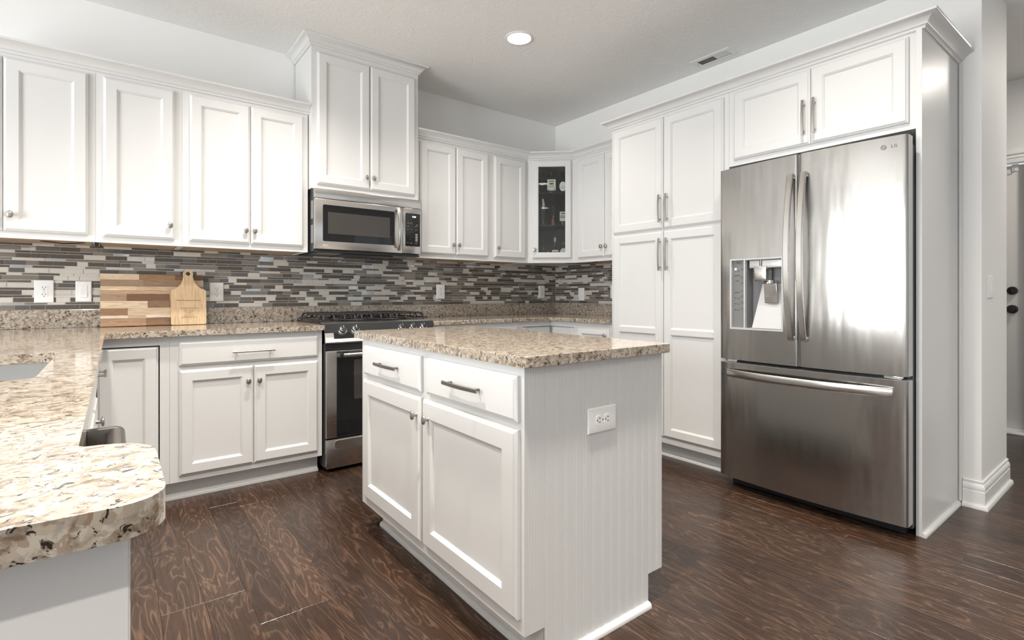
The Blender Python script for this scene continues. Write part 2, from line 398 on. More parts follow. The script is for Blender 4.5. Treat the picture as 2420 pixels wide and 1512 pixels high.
# far exterior door
root = bpy.data.objects.new('door_1', None); C.objects.link(root); root['kind'] = 'structure'; root.location = (XR, (DY0 + DY1) / 2, 0); WLOC['door_1'] = root.location.copy()
b = MB(); b.box(XR + .03, XR + .075, DY0 + .003, DY1, .03, DZ, bev=.003); b.build('door_leaf', M['door'], root)
b = MB()
for y0, y1, z0, z1 in ((DY0 - .09, DY0, 0, DZ + .1), (DY1, DY1 + .09, 0, DZ + .1), (DY0 - .09, DY1 + .09, DZ + .012, DZ + .1)):
    b.box(XR - .018, XR + .02, y0, y1, z0, z1, bev=.004)
b.box(XR - .028, XR - .01, DY0 - .1, DY1 + .1, DZ + .078, DZ + .1, bev=.004); b.box(XR - .024, XR - .01, DY0 - .095, DY1 + .095, DZ + .05, DZ + .06, bev=.003)
b.build('door_frame', M['trim'], root)
b = MB(); b.box(XR - .05, XR + .1, DY0, DY1, 0, .022, bev=.006); b.build('threshold', M['trim'], root)
b = MB(); b.lathe([(.0, -.07), (.022, -.068), (.031, -.055), (.030, -.035), (.014, -.02), (.014, -.012), (.034, -.01), (.034, 0)], (XR + .03, -3.04, .985), 'x', 24, 1, 1); b.build('door_knob', M['matteblack'], root)
b = MB(); b.lathe([(.0, -.03), (.030, -.028), (.033, -.015), (.033, 0)], (XR + .03, -3.04, 1.133), 'x', 24); b.box(XR - .01, XR + .005, -3.048, -3.032, 1.11, 1.156, bev=.003); b.build('deadbolt', M['matteblack'], root)
t = thing('door_hook', 'white over-the-door hook hanging on the top edge of the far door', 'hook', (XR, -3.05, DZ - .04))
b = MB(); b.box(XR + .024, XR + .0295, -3.075, -3.035, DZ - .05, DZ + .006, bev=.002); b.box(XR + .02, XR + .05, -3.075, -3.035, DZ + .0005, DZ + .006, bev=.002); b.build('hook_plate', M['plate'], t)
b = MB(); b.tube([(XR + .024, -3.055, DZ - .045), (XR + .0, -3.055, DZ - .045), (XR - .006, -3.055, DZ - .03)], .004); b.build('hook_tip', M['plate'], t)

# ------------------------------------------------------------------ joinery helpers
def ring_rect(w, h, i, n): return [(i, i, n), (w - i, i, n), (w - i, h - i, n), (i, h - i, n)]
def door(parent, name, xf, w, h, t=.020, rail=.056, panels=None, slab=False, hole=False, mats=None, label=None):
    """cabinet front in a local frame; panels: list of (v0, v1) recessed fields"""
    b = MB(); b.xf = xf
    E = [(0, 0.0005), (0, t - .009), (.004, t - .006), (.009, t - .003), (.011, t)]
    rows = [ring_rect(w, h, i, n) for i, n in E]
    b.grid(rows, closed_v=True); i0 = E[-1][0]
    if slab: b.add(ring_rect(w, h, i0, t), [(0, 1, 2, 3)])
    else:
        ps = panels or [(rail, h - rail)]
        vs = [i0]; 
        for v0, v1 in ps: vs += [v0, v1]
        vs.append(h - i0); us = [i0, rail, w - rail, w - i0]; hole_rows = [2 * k + 1 for k in range(len(ps))]
        for r_ in range(len(vs) - 1):
            for c_ in range(3):
                if c_ == 1 and r_ in hole_rows: continue
                b.add([(us[c_], vs[r_], t), (us[c_ + 1], vs[r_], t), (us[c_ + 1], vs[r_ + 1], t), (us[c_], vs[r_ + 1], t)], [(0, 1, 2, 3)])
        for v0, v1 in ps:
            def rr(i, n): return [(rail + i, v0 + i, n), (w - rail - i, v0 + i, n), (w - rail - i, v1 - i, n), (rail + i, v1 - i, n)]
            prof = [(0, t), (.002, t - .002), (.008, t - .006), (.010, t - .010), (.012, t - .011)]
            if hole: prof = [(0, t), (.002, t - .002), (.006, t - .005), (.006, .0005)]
            b.grid([rr(i, n) for i, n in prof], closed_v=True)
            if not hole: b.add(rr(*prof[-1]), [(0, 1, 2, 3)])
        if hole:
            o_ = ring_rect(w, h, 0, .0005); v0, v1 = ps[0]; i_ = [(rail + .006, v0 + .006, .0005), (w - rail - .006, v0 + .006, .0005), (w - rail - .006, v1 - .006, .0005), (rail + .006, v1 - .006, .0005)]
            b.grid([o_, i_], closed_v=True)
    if not hole: b.add(ring_rect(w, h, 0, .0005), [(3, 2, 1, 0)])
    o = b.build(name, mats or M['white'], parent, smooth=20)
    if label: o['label'] = label
    return o
def knob(parent, xf, u, v, n0=.020):
    b = MB(); rows = []
    for r_, h_ in ((.0075, 0), (.0055, .006), (.0055, .013), (.0155, .0165), (.0165, .020), (.0145, .0235), (.009, .0255), (.0, .0262)):
        rows.append([(u + r_ * .82 * math.cos(2 * math.pi * k / 20), v + r_ * 1.08 * math.sin(2 * math.pi * k / 20), n0 + h_) for k in range(20)])
    b.xf = xf; b.grid(rows, closed_v=True); b.add(rows[0], [tuple(range(20))])
    return b.build('knob', M['nickel'], parent, smooth=40)
def pull(parent, xf, u0, v0, u1, v1, n0=.020, mt='nickel', kind='flat', ov=.022):
    """bar pull between two posts"""
    b = MB(); d = Vector((u1 - u0, v1 - v0)); ln = d.length; d /= ln; pts = []
    for k in range(13):
        s_ = k / 12; arch = .006 * math.sin(math.pi * s_) if kind == 'flat' else 0
        pts.append((u0 + d.x * ln * s_, v0 + d.y * ln * s_, n0 + .026 + arch))
    if kind == 'flat':
        px, py = -d.y, d.x
        rows = [[(p[0] + px * a, p[1] + py * a, p[2] + c) for a, c in ((-.0065, -.003), (-.0065, .001), (-.005, .003), (.005, .003), (.0065, .001), (.0065, -.003))] for p in pts]
        b.grid(rows, closed_v=True)
        for r_ in (rows[0], rows[-1]): b.add(r_, [tuple(range(6))])
    else: b.tube(pts, .0055, 10)
    for s_ in (ov, ln - ov): b.tube([(u0 + d.x * s_, v0 + d.y * s_, n0), (u0 + d.x * s_, v0 + d.y * s_, n0 + .027)], .0045, 8)
    b2 = MB(); b2.xf = xf; b2.add(b.v, b.f)
    return b2.build('pull_handle', M[mt], parent, smooth=40)
SHOE = [(0, 0), (.016, 0), (.016, .008), (.013, .015), (.007, .019), (0, .020)]
CROWN = [(0, 0), (.006, 0), (.009, .004), (.009, .010), (.014, .014), (.018, .016), (.020, .022), (.030, .034), (.044, .044), (.052, .047), (.058, .050), (.060, .055), (.060, .060), (0, .060)]
ZU0, ZU1 = 1.381, 2.292
UX, UN = (1, 0, 0), (0, -1, 0)               # fronts on the back wall
def underside(parent, x0, x1, y0, y1): 
    b = MB(); b.box(x0, x1, y0, y1, ZU0 + .004, ZU0 + .010); o = b.build('wood_underside', M['ply'], parent, smooth=0); o['label'] = 'bare wood underside of the cabinet'; return o
def upper_box(parent, x0, x1, y0, y1, z0=ZU0, z1=ZU1, name='cabinet_body'):
    b = MB(); g_ = .0004; zz = z0 + .012
    b.box(x0 + g_, x1 - g_, y0, y1, zz, z1); b.box(x0 + g_, x1 - g_, y0, y0 + .019, z0, zz); b.box(x0 + g_, x0 + .013, y0 + .019, y1, z0, zz); b.box(x1 - .013, x1 - g_, y0 + .019, y1, z0, zz)
    return b.build(name, M['white'], parent, smooth=0)
def upper(label, x0, x1, doors, knobs, yf=-.33, z0=ZU0, z1=ZU1, dz=(1.415, 2.268), kz=1.494):
    t = thing('wall_cabinet', label, 'cabinet', ((x0 + x1) / 2, -.16, z0), 'white wall cabinets')
    upper_box(t, x0, x1, yf, -.012, z0, z1)
    if z0 == ZU0: underside(t, x0 + .02, x1 - .02, yf + .02, -.02)
    for (a, c), kx in zip(doors, knobs):
        d = door(t, 'door', frame((a, yf, dz[0]), UX, UN), c - a, dz[1] - dz[0])
        knob(d, frame((0, yf, 0), UX, UN), kx, kz)
    return t
upper('wide two-door white wall cabinet at the far left, cut by the picture edge', -4.29, -3.612, [(-4.268, -3.9665), (-3.9635, -3.642)], [-3.993, -3.937])
upper('single-door white wall cabinet above the cutting boards, knob at lower right', -3.612, -3.223, [(-3.579, -3.259)], [-3.281])
upper('two-door white wall cabinet directly left of the microwave', -3.223, -2.518, [(-3.185, -2.868), (-2.862, -2.549)], [-2.893, -2.844])
upper('tall two-door white cabinet above the microwave, reaching the ceiling', -2.512, -1.738, [(-2.476, -2.118), (-2.113, -1.768)], [-2.146, -2.094], -.385, 1.800, 2.742, (1.832, 2.700), 1.913)
upper('two-door white wall cabinet directly right of the microwave', -1.735, -1.040, [(-1.698, -1.385), (-1.379, -1.070)], [-1.414, -1.362])
upper('narrow single-door white wall cabinet beside the glass-door corner cabinet', -1.040, -.637, [(-1.005, -.671)], [-.976])
# right-wall upper
RX, RN = (0, -1, 0), (-1, 0, 0)
t = thing('wall_cabinet', 'two-door white wall cabinet on the right wall between glass cabinet and pantry', 'cabinet', (-.16, -.94, ZU0), 'white wall cabinets')
b = MB(); b.box(-.33, -.012, -1.279, -.600, ZU0 + .012, ZU1); b.box(-.33, -.311, -1.279, -.600, ZU0, ZU0 + .012); b.build('cabinet_body', M['white'], t, smooth=0); underside(t, -.31, -.02, -1.26, -.61)
for a, c, ky in ((-.659, -.9635, -.944), (-.968, -1.264, -.995)):
    d = door(t, 'door', frame((-.33, a, 1.415), RX, RN), a - c, .853); knob(d, frame((-.33, 0, 0), RX, RN), -ky, 1.500)
# corner glass cabinet (hollow)
A_, B_ = Vector((-.637, -.33, 0)), Vector((-.33, -.60, 0)); DU = (B_ - A_).normalized(); DN = Vector((DU.y, -DU.x, 0)); LEN = (B_ - A_).length
t = thing('corner_cabinet', 'diagonal corner cabinet with glass door holding bottles', 'cabinet', (-.3, -.3, ZU0))
PENTA = [(-.636, -.012), (-.636, -.33), (-.33, -.599), (-.012, -.599), (-.012, -.012)]
b = MB(); b.prism([PENTA], ZU0 + .003, ZU0 + .03); b.prism([PENTA], ZU1 - .03, ZU1)
b.box(-.636, -.624, -.33, -.012, ZU0 + .03, ZU1 - .03); b.box(-.33, -.012, -.599, -.587, ZU0 + .03, ZU1 - .03)
f = frame(A_, DU, DN); g2 = MB(); g2.xf = f
for u0, u1, z0, z1 in ((0, .055, ZU0, ZU1), (LEN - .04, LEN, ZU0, ZU1), (.055, LEN - .04, ZU0, 1.45), (.055, LEN - .04, 2.24, ZU1)): g2.box(u0, u1, z0, z1, -.018, 0)
b.add(g2.v, g2.f); b.build('cabinet_body', M['white'], t, smooth=0)
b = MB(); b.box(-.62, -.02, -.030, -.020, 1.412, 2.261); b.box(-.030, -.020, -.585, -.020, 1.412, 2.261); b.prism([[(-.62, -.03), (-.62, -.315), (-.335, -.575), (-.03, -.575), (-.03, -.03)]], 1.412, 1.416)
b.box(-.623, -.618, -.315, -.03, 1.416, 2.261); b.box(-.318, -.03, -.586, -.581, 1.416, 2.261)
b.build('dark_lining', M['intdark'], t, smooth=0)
for z in (1.712, 1.999):
    b = MB(); b.prism([[(-.615, -.032), (-.615, -.300), (-.345, -.560), (-.032, -.575), (-.032, -.032)]], z, z + .008); b.build('glass_shelf', M['smokeglass'], t, smooth=0)
d = door(t, 'door', frame(A_ + DU * .042 + Vector((0, 0, 1.418)), DU, DN), .345, .864, hole=True, rail=.049)
b = MB(); b.xf = frame(A_ + DU * .042 + Vector((0, 0, 1.418)), DU, DN); b.box(.05, .295, .05, .814, .004, .008); b.build('glass_pane', M['pane'], d, smooth=0)
knob(d, f, .062, 1.495)

# crown mouldings
def crown(label, path, z, s=1.0):
    b = MB(); b.sweep(path, [(o_ * s, u_ * s) for o_, u_ in CROWN], z); return tag(b.build('crown_moulding', M['white'], smooth=30), label, 'moulding', 'white crown mouldings')
crown('long white crown moulding on top of the wall cabinets left of the microwave', [(-4.29, -.331), (-2.5135, -.331)], 2.290)
crown('white crown moulding wrapping the tall microwave cabinet at the ceiling', [(-2.5125, -.003), (-2.5125, -.3855), (-1.7375, -.3855), (-1.7375, -.003)], 2.7375)
crown('white crown moulding bending over the glass corner cabinet', [(-1.7365, -.331), (-.6375, -.331), (-.331, -.6005), (-.331, -1.2215)], 2.290)
crown('big white crown moulding along the pantry and refrigerator cabinet top', [(-.003, -1.2845), (-.6115, -1.2845), (-.6115, -3.1445), (-.003, -3.1445)], 2.312, 1.03)

# ------------------------------------------------------------------ pantry, refrigerator cabinet
t = thing('pantry_cabinet', 'tall white four-door pantry cabinet left of the refrigerator', 'cabinet', (-.3, -1.75, 0))
b = MB(); b.box(-.61, -.012, -2.205, -1.286, .108, 2.312); b.build('cabinet_body', M['white'], t, smooth=0)
b = MB(); b.box(-.53, -.02, -2.205, -1.29, 0.0, .108); b.build('toe_kick', M['white'], t, smooth=0)
b = MB(); b.sweep([(-.53, -1.29), (-.53, -2.205)], SHOE, 0); b.build('shoe_moulding', M['white'], t)
PF = frame((-.61, 0, 0), RX, RN)
for a, c, ky in ((1.309, 1.7425, 1.728), (1.7475, 2.175, 1.784)):
    d = door(t, 'door', frame((-.61, -a, 1.543), RX, RN), c - a, .750); pull(d, PF, ky, 1.584, ky, 1.770)
    d = door(t, 'door', frame((-.61, -a, .153), RX, RN), c - a, 1.374, panels=[(.056, .683), (.718, 1.318)]); pull(d, PF, ky, 1.262, ky, 1.478)
t = thing('refrigerator_cabinet', 'white surround cabinet with two doors above the steel refrigerator', 'cabinet', (-.3, -2.67, 0))
b = MB(); b.box(-.61, -.012, -3.120, -2.206, 1.866, 2.312); b.build('cabinet_body', M['white'], t, smooth=0)
b = MB(); b.box(-.632, -.012, -3.144, -3.121, 0, 2.312, bev=.001); b.build('side_panel', M['white'], t, smooth=0)
b = MB(); b.sweep([(-.632, -3.144), (-.02, -3.144)], SHOE, 0); b.build('shoe_moulding', M['white'], t)
b = MB(); b.tube([(-.0115, -3.1525, .021), (-.0115, -3.1525, 2.312)], .008, 10); b.build('corner_bead', M['white'], t)
for a, c, ky in ((2.240, 2.6655, 2.639), (2.6685, 3.091, 2.692)):
    d = door(t, 'door', frame((-.61, -a, 1.897), RX, RN), c - a, .398); pull(d, PF, ky, 1.944, ky, 2.128)

# ------------------------------------------------------------------ refrigerator
t = thing('refrigerator', 'stainless french-door refrigerator with water dispenser and bottom freezer drawer', 'refrigerator', (-.4, -2.672, 0))
FY0, FY1, FXE, BUL = -3.122, -2.227, -.748, .030
def fx(y):
    s_ = (y - (FY0 + FY1) / 2) / ((FY1 - FY0) / 2); return FXE - BUL * (1 - s_ * s_)
b = MB(); b.box(-.665, -.03, FY0 + .005, FY1 - .005, .035, 1.785, bev=.004); b.build('cabinet_body', M['charcoal'], t)
b = MB(); b.box(-.66, -.06, FY0 + .03, FY1 - .03, .004, .034); b.build('base_grille', M['black'], t, smooth=0)
def panel(name, y0, y1, z0, z1, hole=None, parent=t, label=None):
    """bowed door skin; y0 > y1; hole = (ya, yb, za, zb)"""
    b = MB(); r_ = .010; n = 22
    ys = sorted({y0 + (y1 - y0) * k / n for k in range(n + 1)} | ({hole[0], hole[1]} if hole else set()), reverse=True)
    zs = sorted({z0, z1} | ({hole[2], hole[3]} if hole else set()) | {z0 + (z1 - z0) * k / 6 for k in range(7)})
    def X(y):
        e = min(y0 - y, y - y1); k_ = 0 if e >= r_ else r_ - math.sqrt(max(0, r_ * r_ - (r_ - e) ** 2)); return fx(y) + k_
    ys = sorted(set(ys) | {y0 - r_ * k for k in (.1, .3, .6, 1)} | {y1 + r_ * k for k in (.1, .3, .6, 1)}, reverse=True)
    P_ = [[(X(y), y, z) for z in zs] for y in ys]
    for i in range(len(ys) - 1):
        for j in range(len(zs) - 1):
            if hole and ys[i] <= hole[0] + 1e-6 and ys[i + 1] >= hole[1] - 1e-6 and zs[j] >= hole[2] - 1e-6 and zs[j + 1] <= hole[3] + 1e-6: continue
            b.add([P_[i][j], P_[i + 1][j], P_[i + 1][j + 1], P_[i][j + 1]], [(0, 1, 2, 3)])
    xb = -.680
    for j in range(len(zs) - 1):
        for i, y in ((0, y0), (-1, y1)): b.add([P_[i][j], P_[i][j + 1], (xb, y, zs[j + 1]), (xb, y, zs[j])], [(0, 1, 2, 3)], 1)
    for i in range(len(ys) - 1):
        for j in (0, -1): b.add([P_[i][j], P_[i + 1][j], (xb, ys[i + 1], zs[j]), (xb, ys[i], zs[j])], [(0, 1, 2, 3)], 1)
    b.add([(xb, y0, z0), (xb, y1, z0), (xb, y1, z1), (xb, y0, z1)], [(0, 1, 2, 3)], 1)
    o = b.build(name, [M['steel'], M['silver']], parent, smooth=25)
    if label: o['label'] = label
    return o
HOLE = (-2.302, -2.596, .908, 1.300)
ld = panel('left_door', FY1, -2.6685, .735, 1.816, HOLE, label='left steel door with the dispenser')
rd = panel('right_door', -2.6775, FY0, .735, 1.816, label='right steel door with the maker mark')
fd = panel('freezer_drawer', FY1, FY0, .066, .716)
b = MB(); b.box(-.678, -.666, FY0 + .008, FY1 - .008, .07, 1.80); b.build('door_gasket', M['black'], t, smooth=0)
for y in (FY0 + .06, FY1 - .06):
    b = MB(); b.box(-.72, -.64, y - .03, y + .03, 1.786, 1.812, bev=.006); b.build('top_hinge', M['greyplastic'], t)
    b = MB(); b.box(-.735, -.68, y - .035, y + .035, .718, .733, bev=.003); b.build('middle_hinge', M['chrome'], t)
def bow(parent, pts, w, th, axis):
    """flat bowed door handle; axis = width direction"""
    b = MB(); rows = []; ax = Vector(axis)
    for i, p in enumerate(pts):
        p = Vector(p); tt = (Vector(pts[min(i + 1, len(pts) - 1)]) - Vector(pts[max(i - 1, 0)])).normalized(); nn = tt.cross(ax).normalized()
        if nn.x > 0: nn = -nn
        rows.append([tuple(p + ax * a + nn * c) for a, c in ((-w, -th), (-w, th * .5), (-w * .75, th), (w * .75, th), (w, th * .5), (w, -th))])
    b.grid(rows, closed_v=True)
    for r_ in (rows[0], rows[-1]): b.add(r_, [tuple(range(6))])
    return b
for d, y in ((ld, -2.642), (rd, -2.7045)):
    pts = []
    for k in range(25):
        s_ = k / 24; o_ = .020 + .050 * math.sin(math.pi * s_) ** .8; pts.append((fx(y) - o_, y, .872 + (1.712 - .872) * s_))
    b = bow(d, pts, .015, .006, (0, 1, 0))
    for z in (.878, 1.706): b.box(fx(y) - .026, fx(y) + .004, y - .012, y + .012, z - .012, z + .012, bev=.003)
    b.build('door_handle', M['steel2'], d)
pts = []
for k in range(25):
    s_ = k / 24; y = -2.285 + (-3.07 + 2.285) * s_; o_ = .014 + .040 * math.sin(math.pi * s_) ** .7; pts.append((fx(y) - o_, y, .660))
b = bow(fd, pts, .021, .006, (0, 0, 1))
for y in (-2.295, -3.06): b.box(fx(y) - .02, fx(y) + .004, y - .012, y + .012, .644, .676, bev=.003)
b.build('drawer_handle', M['steel2'], fd)
# dispenser
b = MB(); xw = -.771; xi = -.695
b.box(xw - .004, xi, -2.312, -2.302, .908, 1.300); b.box(xw - .006, xi, -2.596, -2.588, .908, 1.300); b.box(xw - .006, xi, -2.588, -2.312, 1.292, 1.300); b.box(xw - .006, xi, -2.588, -2.312, .908, .918); b.box(xw - .006, xi, -2.392, -2.384, .918, 1.292)
o = b.build('dispenser_frame', M['silver'], ld, smooth=0)
b = MB(); b.box(-.700, -.684, -2.588, -2.392, .918, 1.292); b.box(-.77, -.70, -2.398, -2.392, .918, 1.292); b.box(-.770, -.70, -2.588, -2.398, 1.288, 1.292)
b.build('dispenser_recess', M['greyplastic'], o, smooth=0)
b = MB(); b.add([(-.775, -2.43, .92), (-.775, -2.588, .92), (-.7005, -2.588, 1.16), (-.7005, -2.452, 1.16), (-.70, -2.43, .92), (-.70, -2.588, .92)], [(0, 1, 2, 3), (0, 3, 4), (1, 2, 5), (0, 1, 5, 4), (2, 3, 4, 5)]); b.build('splash_plate', M['silver'], o, smooth=0)
b = MB(); b.box(-.768, -.70, -2.588, -2.41, 1.245, 1.288, bev=.006); b.build('dispenser_hood', M['silver'], o)
b = MB(); b.lathe([(.008, -.03), (.008, 0)], (-.766, -2.475, 1.288), 'z', 14); b.build('water_nozzle', M['darknickel'], o)
b = MB(); b.box(-.790, -.72, -2.515, -2.445, 1.175, 1.255, bev=.008); b.build('water_paddle', M['steel2'], o)
b = MB(); b.lathe([(.032, -.018), (.026, 0)], (-.745, -2.515, 1.178), 'z', 18); b.build('ice_chute', M['chrome'], o)
b = MB(); b.add([(-.762, -2.487, 1.160), (-.762, -2.556, 1.160), (-.748, -2.556, 1.055), (-.748, -2.487, 1.055), (-.757, -2.487, 1.160), (-.757, -2.556, 1.160), (-.743, -2.556, 1.055), (-.743, -2.487, 1.055)], [(0, 1, 2, 3), (4, 7, 6, 5), (0, 4, 5, 1), (1, 5, 6, 2), (2, 6, 7, 3), (3, 7, 4, 0)]); b.build('ice_lever', M['steel2'], o, bevel=.003)
b = MB(); xs_ = lambda y: fx(y) - .0012
b.add([(xs_(-2.312), -2.312, .918), (xs_(-2.384), -2.384, .918), (xs_(-2.384), -2.384, 1.292), (xs_(-2.312), -2.312, 1.292), (-.72, -2.312, .918), (-.72, -2.384, .918), (-.72, -2.384, 1.292), (-.72, -2.312, 1.292)], [(0, 1, 2, 3), (4, 7, 6, 5), (0, 4, 5, 1), (1, 5, 6, 2), (2, 6, 7, 3), (3, 7, 4, 0)])
cp = b.build('control_strip', M['dispgrey'], o, smooth=0)
b = MB(); tl = Vector((xs_(-2.384) - xs_(-2.312), -.072, 0)).normalized(); b.xf = frame((xs_(-2.312), -2.312, 0), tl, (tl.y, -tl.x, 0))
for z in (1.243, 1.196, 1.166, 1.122, 1.090, 1.057, 1.024):
    cpts = [(.058 + .006 * math.cos(a_ * math.pi / 8), z + .006 * math.sin(a_ * math.pi / 8), .0012) for a_ in range(16)]; b.tube(cpts, .0005, 4, closed=True)
for z, u0, u1 in ((1.234, .013, .022), (1.234, .028, .040), (1.208, .011, .044), (1.178, .017, .037), (1.113, .013, .040), (1.082, .012, .020), (1.080, .029, .041), (1.050, .012, .022), (1.048, .030, .041), (1.016, .012, .023), (1.015, .030, .040), (1.283, .022, .038), (1.277, .024, .052)):
    b.box(u0, u1, z - .0016, z + .0016, .0006, .0011)
o_bm = b.build('button_marks', M['darkprint'], cp, smooth=0); o_bm['kind'] = 'stuff'
b = MB(); b.xf = frame((xs_(-2.312), -2.312, 0), tl, (tl.y, -tl.x, 0)); b.box(.013, .023, 1.238, 1.250, .0006, .0011); b.build('lit_icon', M['display'], cp, smooth=0)
# maker mark
b = MB(); yy = -3.052; tl = Vector((fx(yy - .05) - fx(yy + .05), -.1, 0)).normalized(); nn = Vector((tl.y, -tl.x, 0)); b.xf = frame((fx(yy) - .0005, yy, 1.770), tl, nn)
b.tube([(-.018 + .0105 * math.cos(k * math.pi / 10), .0105 * math.sin(k * math.pi / 10), .0006) for k in range(20)], .0011, 5, closed=True)
b.lathe([(.0085, 0.0)], (-.018, 0, .0006), 'z', 20); b.xf = frame((fx(yy) - .0005, yy, 1.7705), tl, nn)
b2 = MB(); b2.xf = frame((fx(yy) - .0014, yy - .021, 1.7705), tl, nn); b2.text('LG', .019, depth=.0007); b.xf = None; b.add(b2.v, b2.f)
b3 = MB(); b3.xf = frame((fx(yy) - .0014, yy + .017, 1.7705), tl, nn); b3.text('LG', .008, mi=1, depth=.0012); b.add(b3.v, b3.f, 1)
b.build('maker_mark', [M['greyplastic'], M['silver']], rd, smooth=0)

# ------------------------------------------------------------------ backsplash
def mosaic(name, label, fr, w, z0, z1, seed):
    """interlocking strip mosaic; fr: frame on the wall, out = into the room"""
    rr = random.Random(seed); b = MB(); b.xf = fr; b.box(0, w, z0, z1, 0, .0055, 0)
    z = z0 + .002; thick = True; g_ = .002
    while z < z1 - .006:
        h_ = .0245 if thick else .0122; h_ = min(h_, z1 - .001 - z); u = -rr.random() * .1
        while u < w:
            ln = rr.choice((.048, .060, .072, .085, .098, .145)) if thick else rr.choice((.06, .075, .09, .11, .13)); u0, u1 = max(u, .001), min(u + ln, w - .001)
            if u1 - u0 > .004:
                k = rr.choices(range(5), (.34, .20, .28, .12, .06) if thick else (.30, .24, .24, .14, .08))[0]
                j = [(.0078 + rr.uniform(-.0002, .0002)) for _ in range(4)] if k else [.0078] * 4; e = .0006
                vs = [(u0, z, .005), (u1, z, .005), (u1, z + h_, .005), (u0, z + h_, .005), (u0 + e, z + e, j[0]), (u1 - e, z + e, j[1]), (u1 - e, z + h_ - e, j[2]), (u0 + e, z + h_ - e, j[3])]
                b.add(vs, [(0, 1, 5, 4), (1, 2, 6, 5), (2, 3, 7, 6), (3, 0, 4, 7), (4, 5, 6, 7)], k + 1)
            u += ln + g_
        z += h_ + g_; thick = not thick
    return tag(b.build(name, [M['grout']] + TILES, smooth=0, recalc=False), label, 'backsplash', 'mosaic backsplashes')
ZS = 1.0165
mosaic('tile_backsplash', 'grey and cream strip mosaic backsplash on the back wall behind the range', frame((-4.355, -.0005, 0), (1, 0, 0), (0, -1, 0)), 4.345, ZS + .0005, 1.405, 5)
mosaic('tile_backsplash', 'short strip mosaic backsplash on the right wall beside the pantry', frame((-.0005, -.009, 0), (0, -1, 0), (-1, 0, 0)), 1.272, ZS + .0005, 1.405, 9)

# ------------------------------------------------------------------ granite worktops
ZT, TH = .9136, .031
def arc(cx, cy, r, a0, a1, n=8): return [(cx + r * math.cos(R(a0 + (a1 - a0) * k / n)), cy + r * math.sin(R(a0 + (a1 - a0) * k / n))) for k in range(n + 1)]
def rrect(x0, x1, y0, y1, r, n=5):
    return arc(x1 - r, y1 - r, r, 0, 90, n) + arc(x0 + r, y1 - r, r, 90, 180, n) + arc(x0 + r, y0 + r, r, 180, 270, n) + arc(x1 - r, y0 + r, r, 270, 360, n)
PX = -3.568; SINK = (-4.14, -3.675, -2.300, -1.640)
t = thing('worktop', 'speckled granite worktop wrapping the left corner and sink, ending near the viewer', 'worktop', (-3.9, -1.6, ZT - TH), 'granite worktops')
outer = [(-4.352, -.004), (-4.352, -3.290)] + arc(-3.535, -3.248, .042, 270, 360) + arc(-3.560, -3.105, .067, 0, 90) + [(PX + .006, -3.038), (PX, -3.030), (PX, -.655), (PX + .007, -.648), (-2.508, -.648), (-2.508, -.004)]
b = MB(); b.prism([outer, rrect(*SINK, .03)], ZT - TH, ZT); b.build('slab', M['granite'], t, smooth=0, bevel=.006)
b = MB(); b.box(-4.352, -2.12, -.022, -.0105, ZT + .0002, ZS, bev=.002); b.build('upstand', M['granite'], t, smooth=0)
t = thing('worktop', 'speckled granite worktop filling the right corner beside the range', 'worktop', (-.6, -.4, ZT - TH), 'granite worktops')
b = MB(); b.prism([[(-1.740, -.004), (-1.740, -.648), (-.668, -.648), (-.648, -.668), (-.648, -1.2835), (-.004, -1.2835), (-.004, -.004)]], ZT - TH, ZT); b.build('slab', M['granite'], t, smooth=0, bevel=.006)
b = MB(); b.box(-2.1198, -.0105, -.022, -.0105, ZT + .0002, ZS, bev=.002); b.box(-.022, -.0105, -1.2835, -.0222, ZT + .0002, ZS, bev=.002); b.build('upstand', M['granite'], t, smooth=0)
# sink
t = thing('kitchen_sink', 'stainless undermount sink bowl cut into the left granite worktop', 'sink', (-3.9, -1.97, .70))
b = MB(); x0, x1, y0, y1 = SINK; zt = ZT - TH - .0006
rows = [[(x, y, z) for x, y in rrect(x0 - i, x1 + i, y0 - i, y1 + i, .03 + max(0, i), 6)] for i, z in ((.02, zt), (.003, zt), (.003, zt - .02), (-.004, .715), (-.02, .700), (-.15, .697))]
b.grid(rows, closed_v=True); b.add(rows[-1], [tuple(range(len(rows[-1])))]); b.build('bowl', M['sinksteel'], t, smooth=50)
b = MB(); b.lathe([(.045, 0), (.045, .004), (.036, .005), (.03, .002)], (-3.9, -1.97, .6972), 'z', 24); b.build('drain', M['chrome'], t)

# ------------------------------------------------------------------ base cabinets, left run
YF = -.610
def toe(parent, x0, x1, y=-.545):
    b = MB(); b.box(x0, x1, y, y + .015, 0, .104); b.build('toe_kick', M['white'], parent, smooth=0)
    b = MB(); b.sweep([(x0, y), (x1, y)], SHOE, 0); b.build('shoe_moulding', M['white'], parent)
BF = frame((0, YF, 0), UX, UN)
t = thing('base_cabinet', 'white base cabinet with one drawer and two doors left of the range', 'cabinet', (-2.91, -.3, 0), 'white base cabinets')
b = MB(); b.box(-3.302, -2.514, YF, -.025, .105, ZT - TH - .0005); b.build('cabinet_body', M['white'], t, smooth=0); toe(t, -3.302, -2.522)
d = door(t, 'drawer', frame((-3.260, YF, .722), UX, UN), .718, .127, slab=True); pull(d, BF, -3.014, .7815, -2.794, .7815, kind='round')
for a, c, kx in ((-3.260, -2.904, -2.932), (-2.8985, -2.542, -2.875)):
    d = door(t, 'door', frame((a, YF, .139), UX, UN), c - a, .558); knob(d, BF, kx, .612)
t = thing('base_cabinet', 'white corner base cabinet with inset door in the shadow of the sink counter', 'cabinet', (-3.9, -.3, 0), 'white base cabinets')
b = MB(); zt = ZT - TH - .0005
b.box(-3.345, -3.3028, YF, YF + .02, .105, zt); b.box(-3.603, -3.345, YF, YF + .02, .836, zt); b.box(-3.603, -3.345, YF, YF + .02, .105, .135)
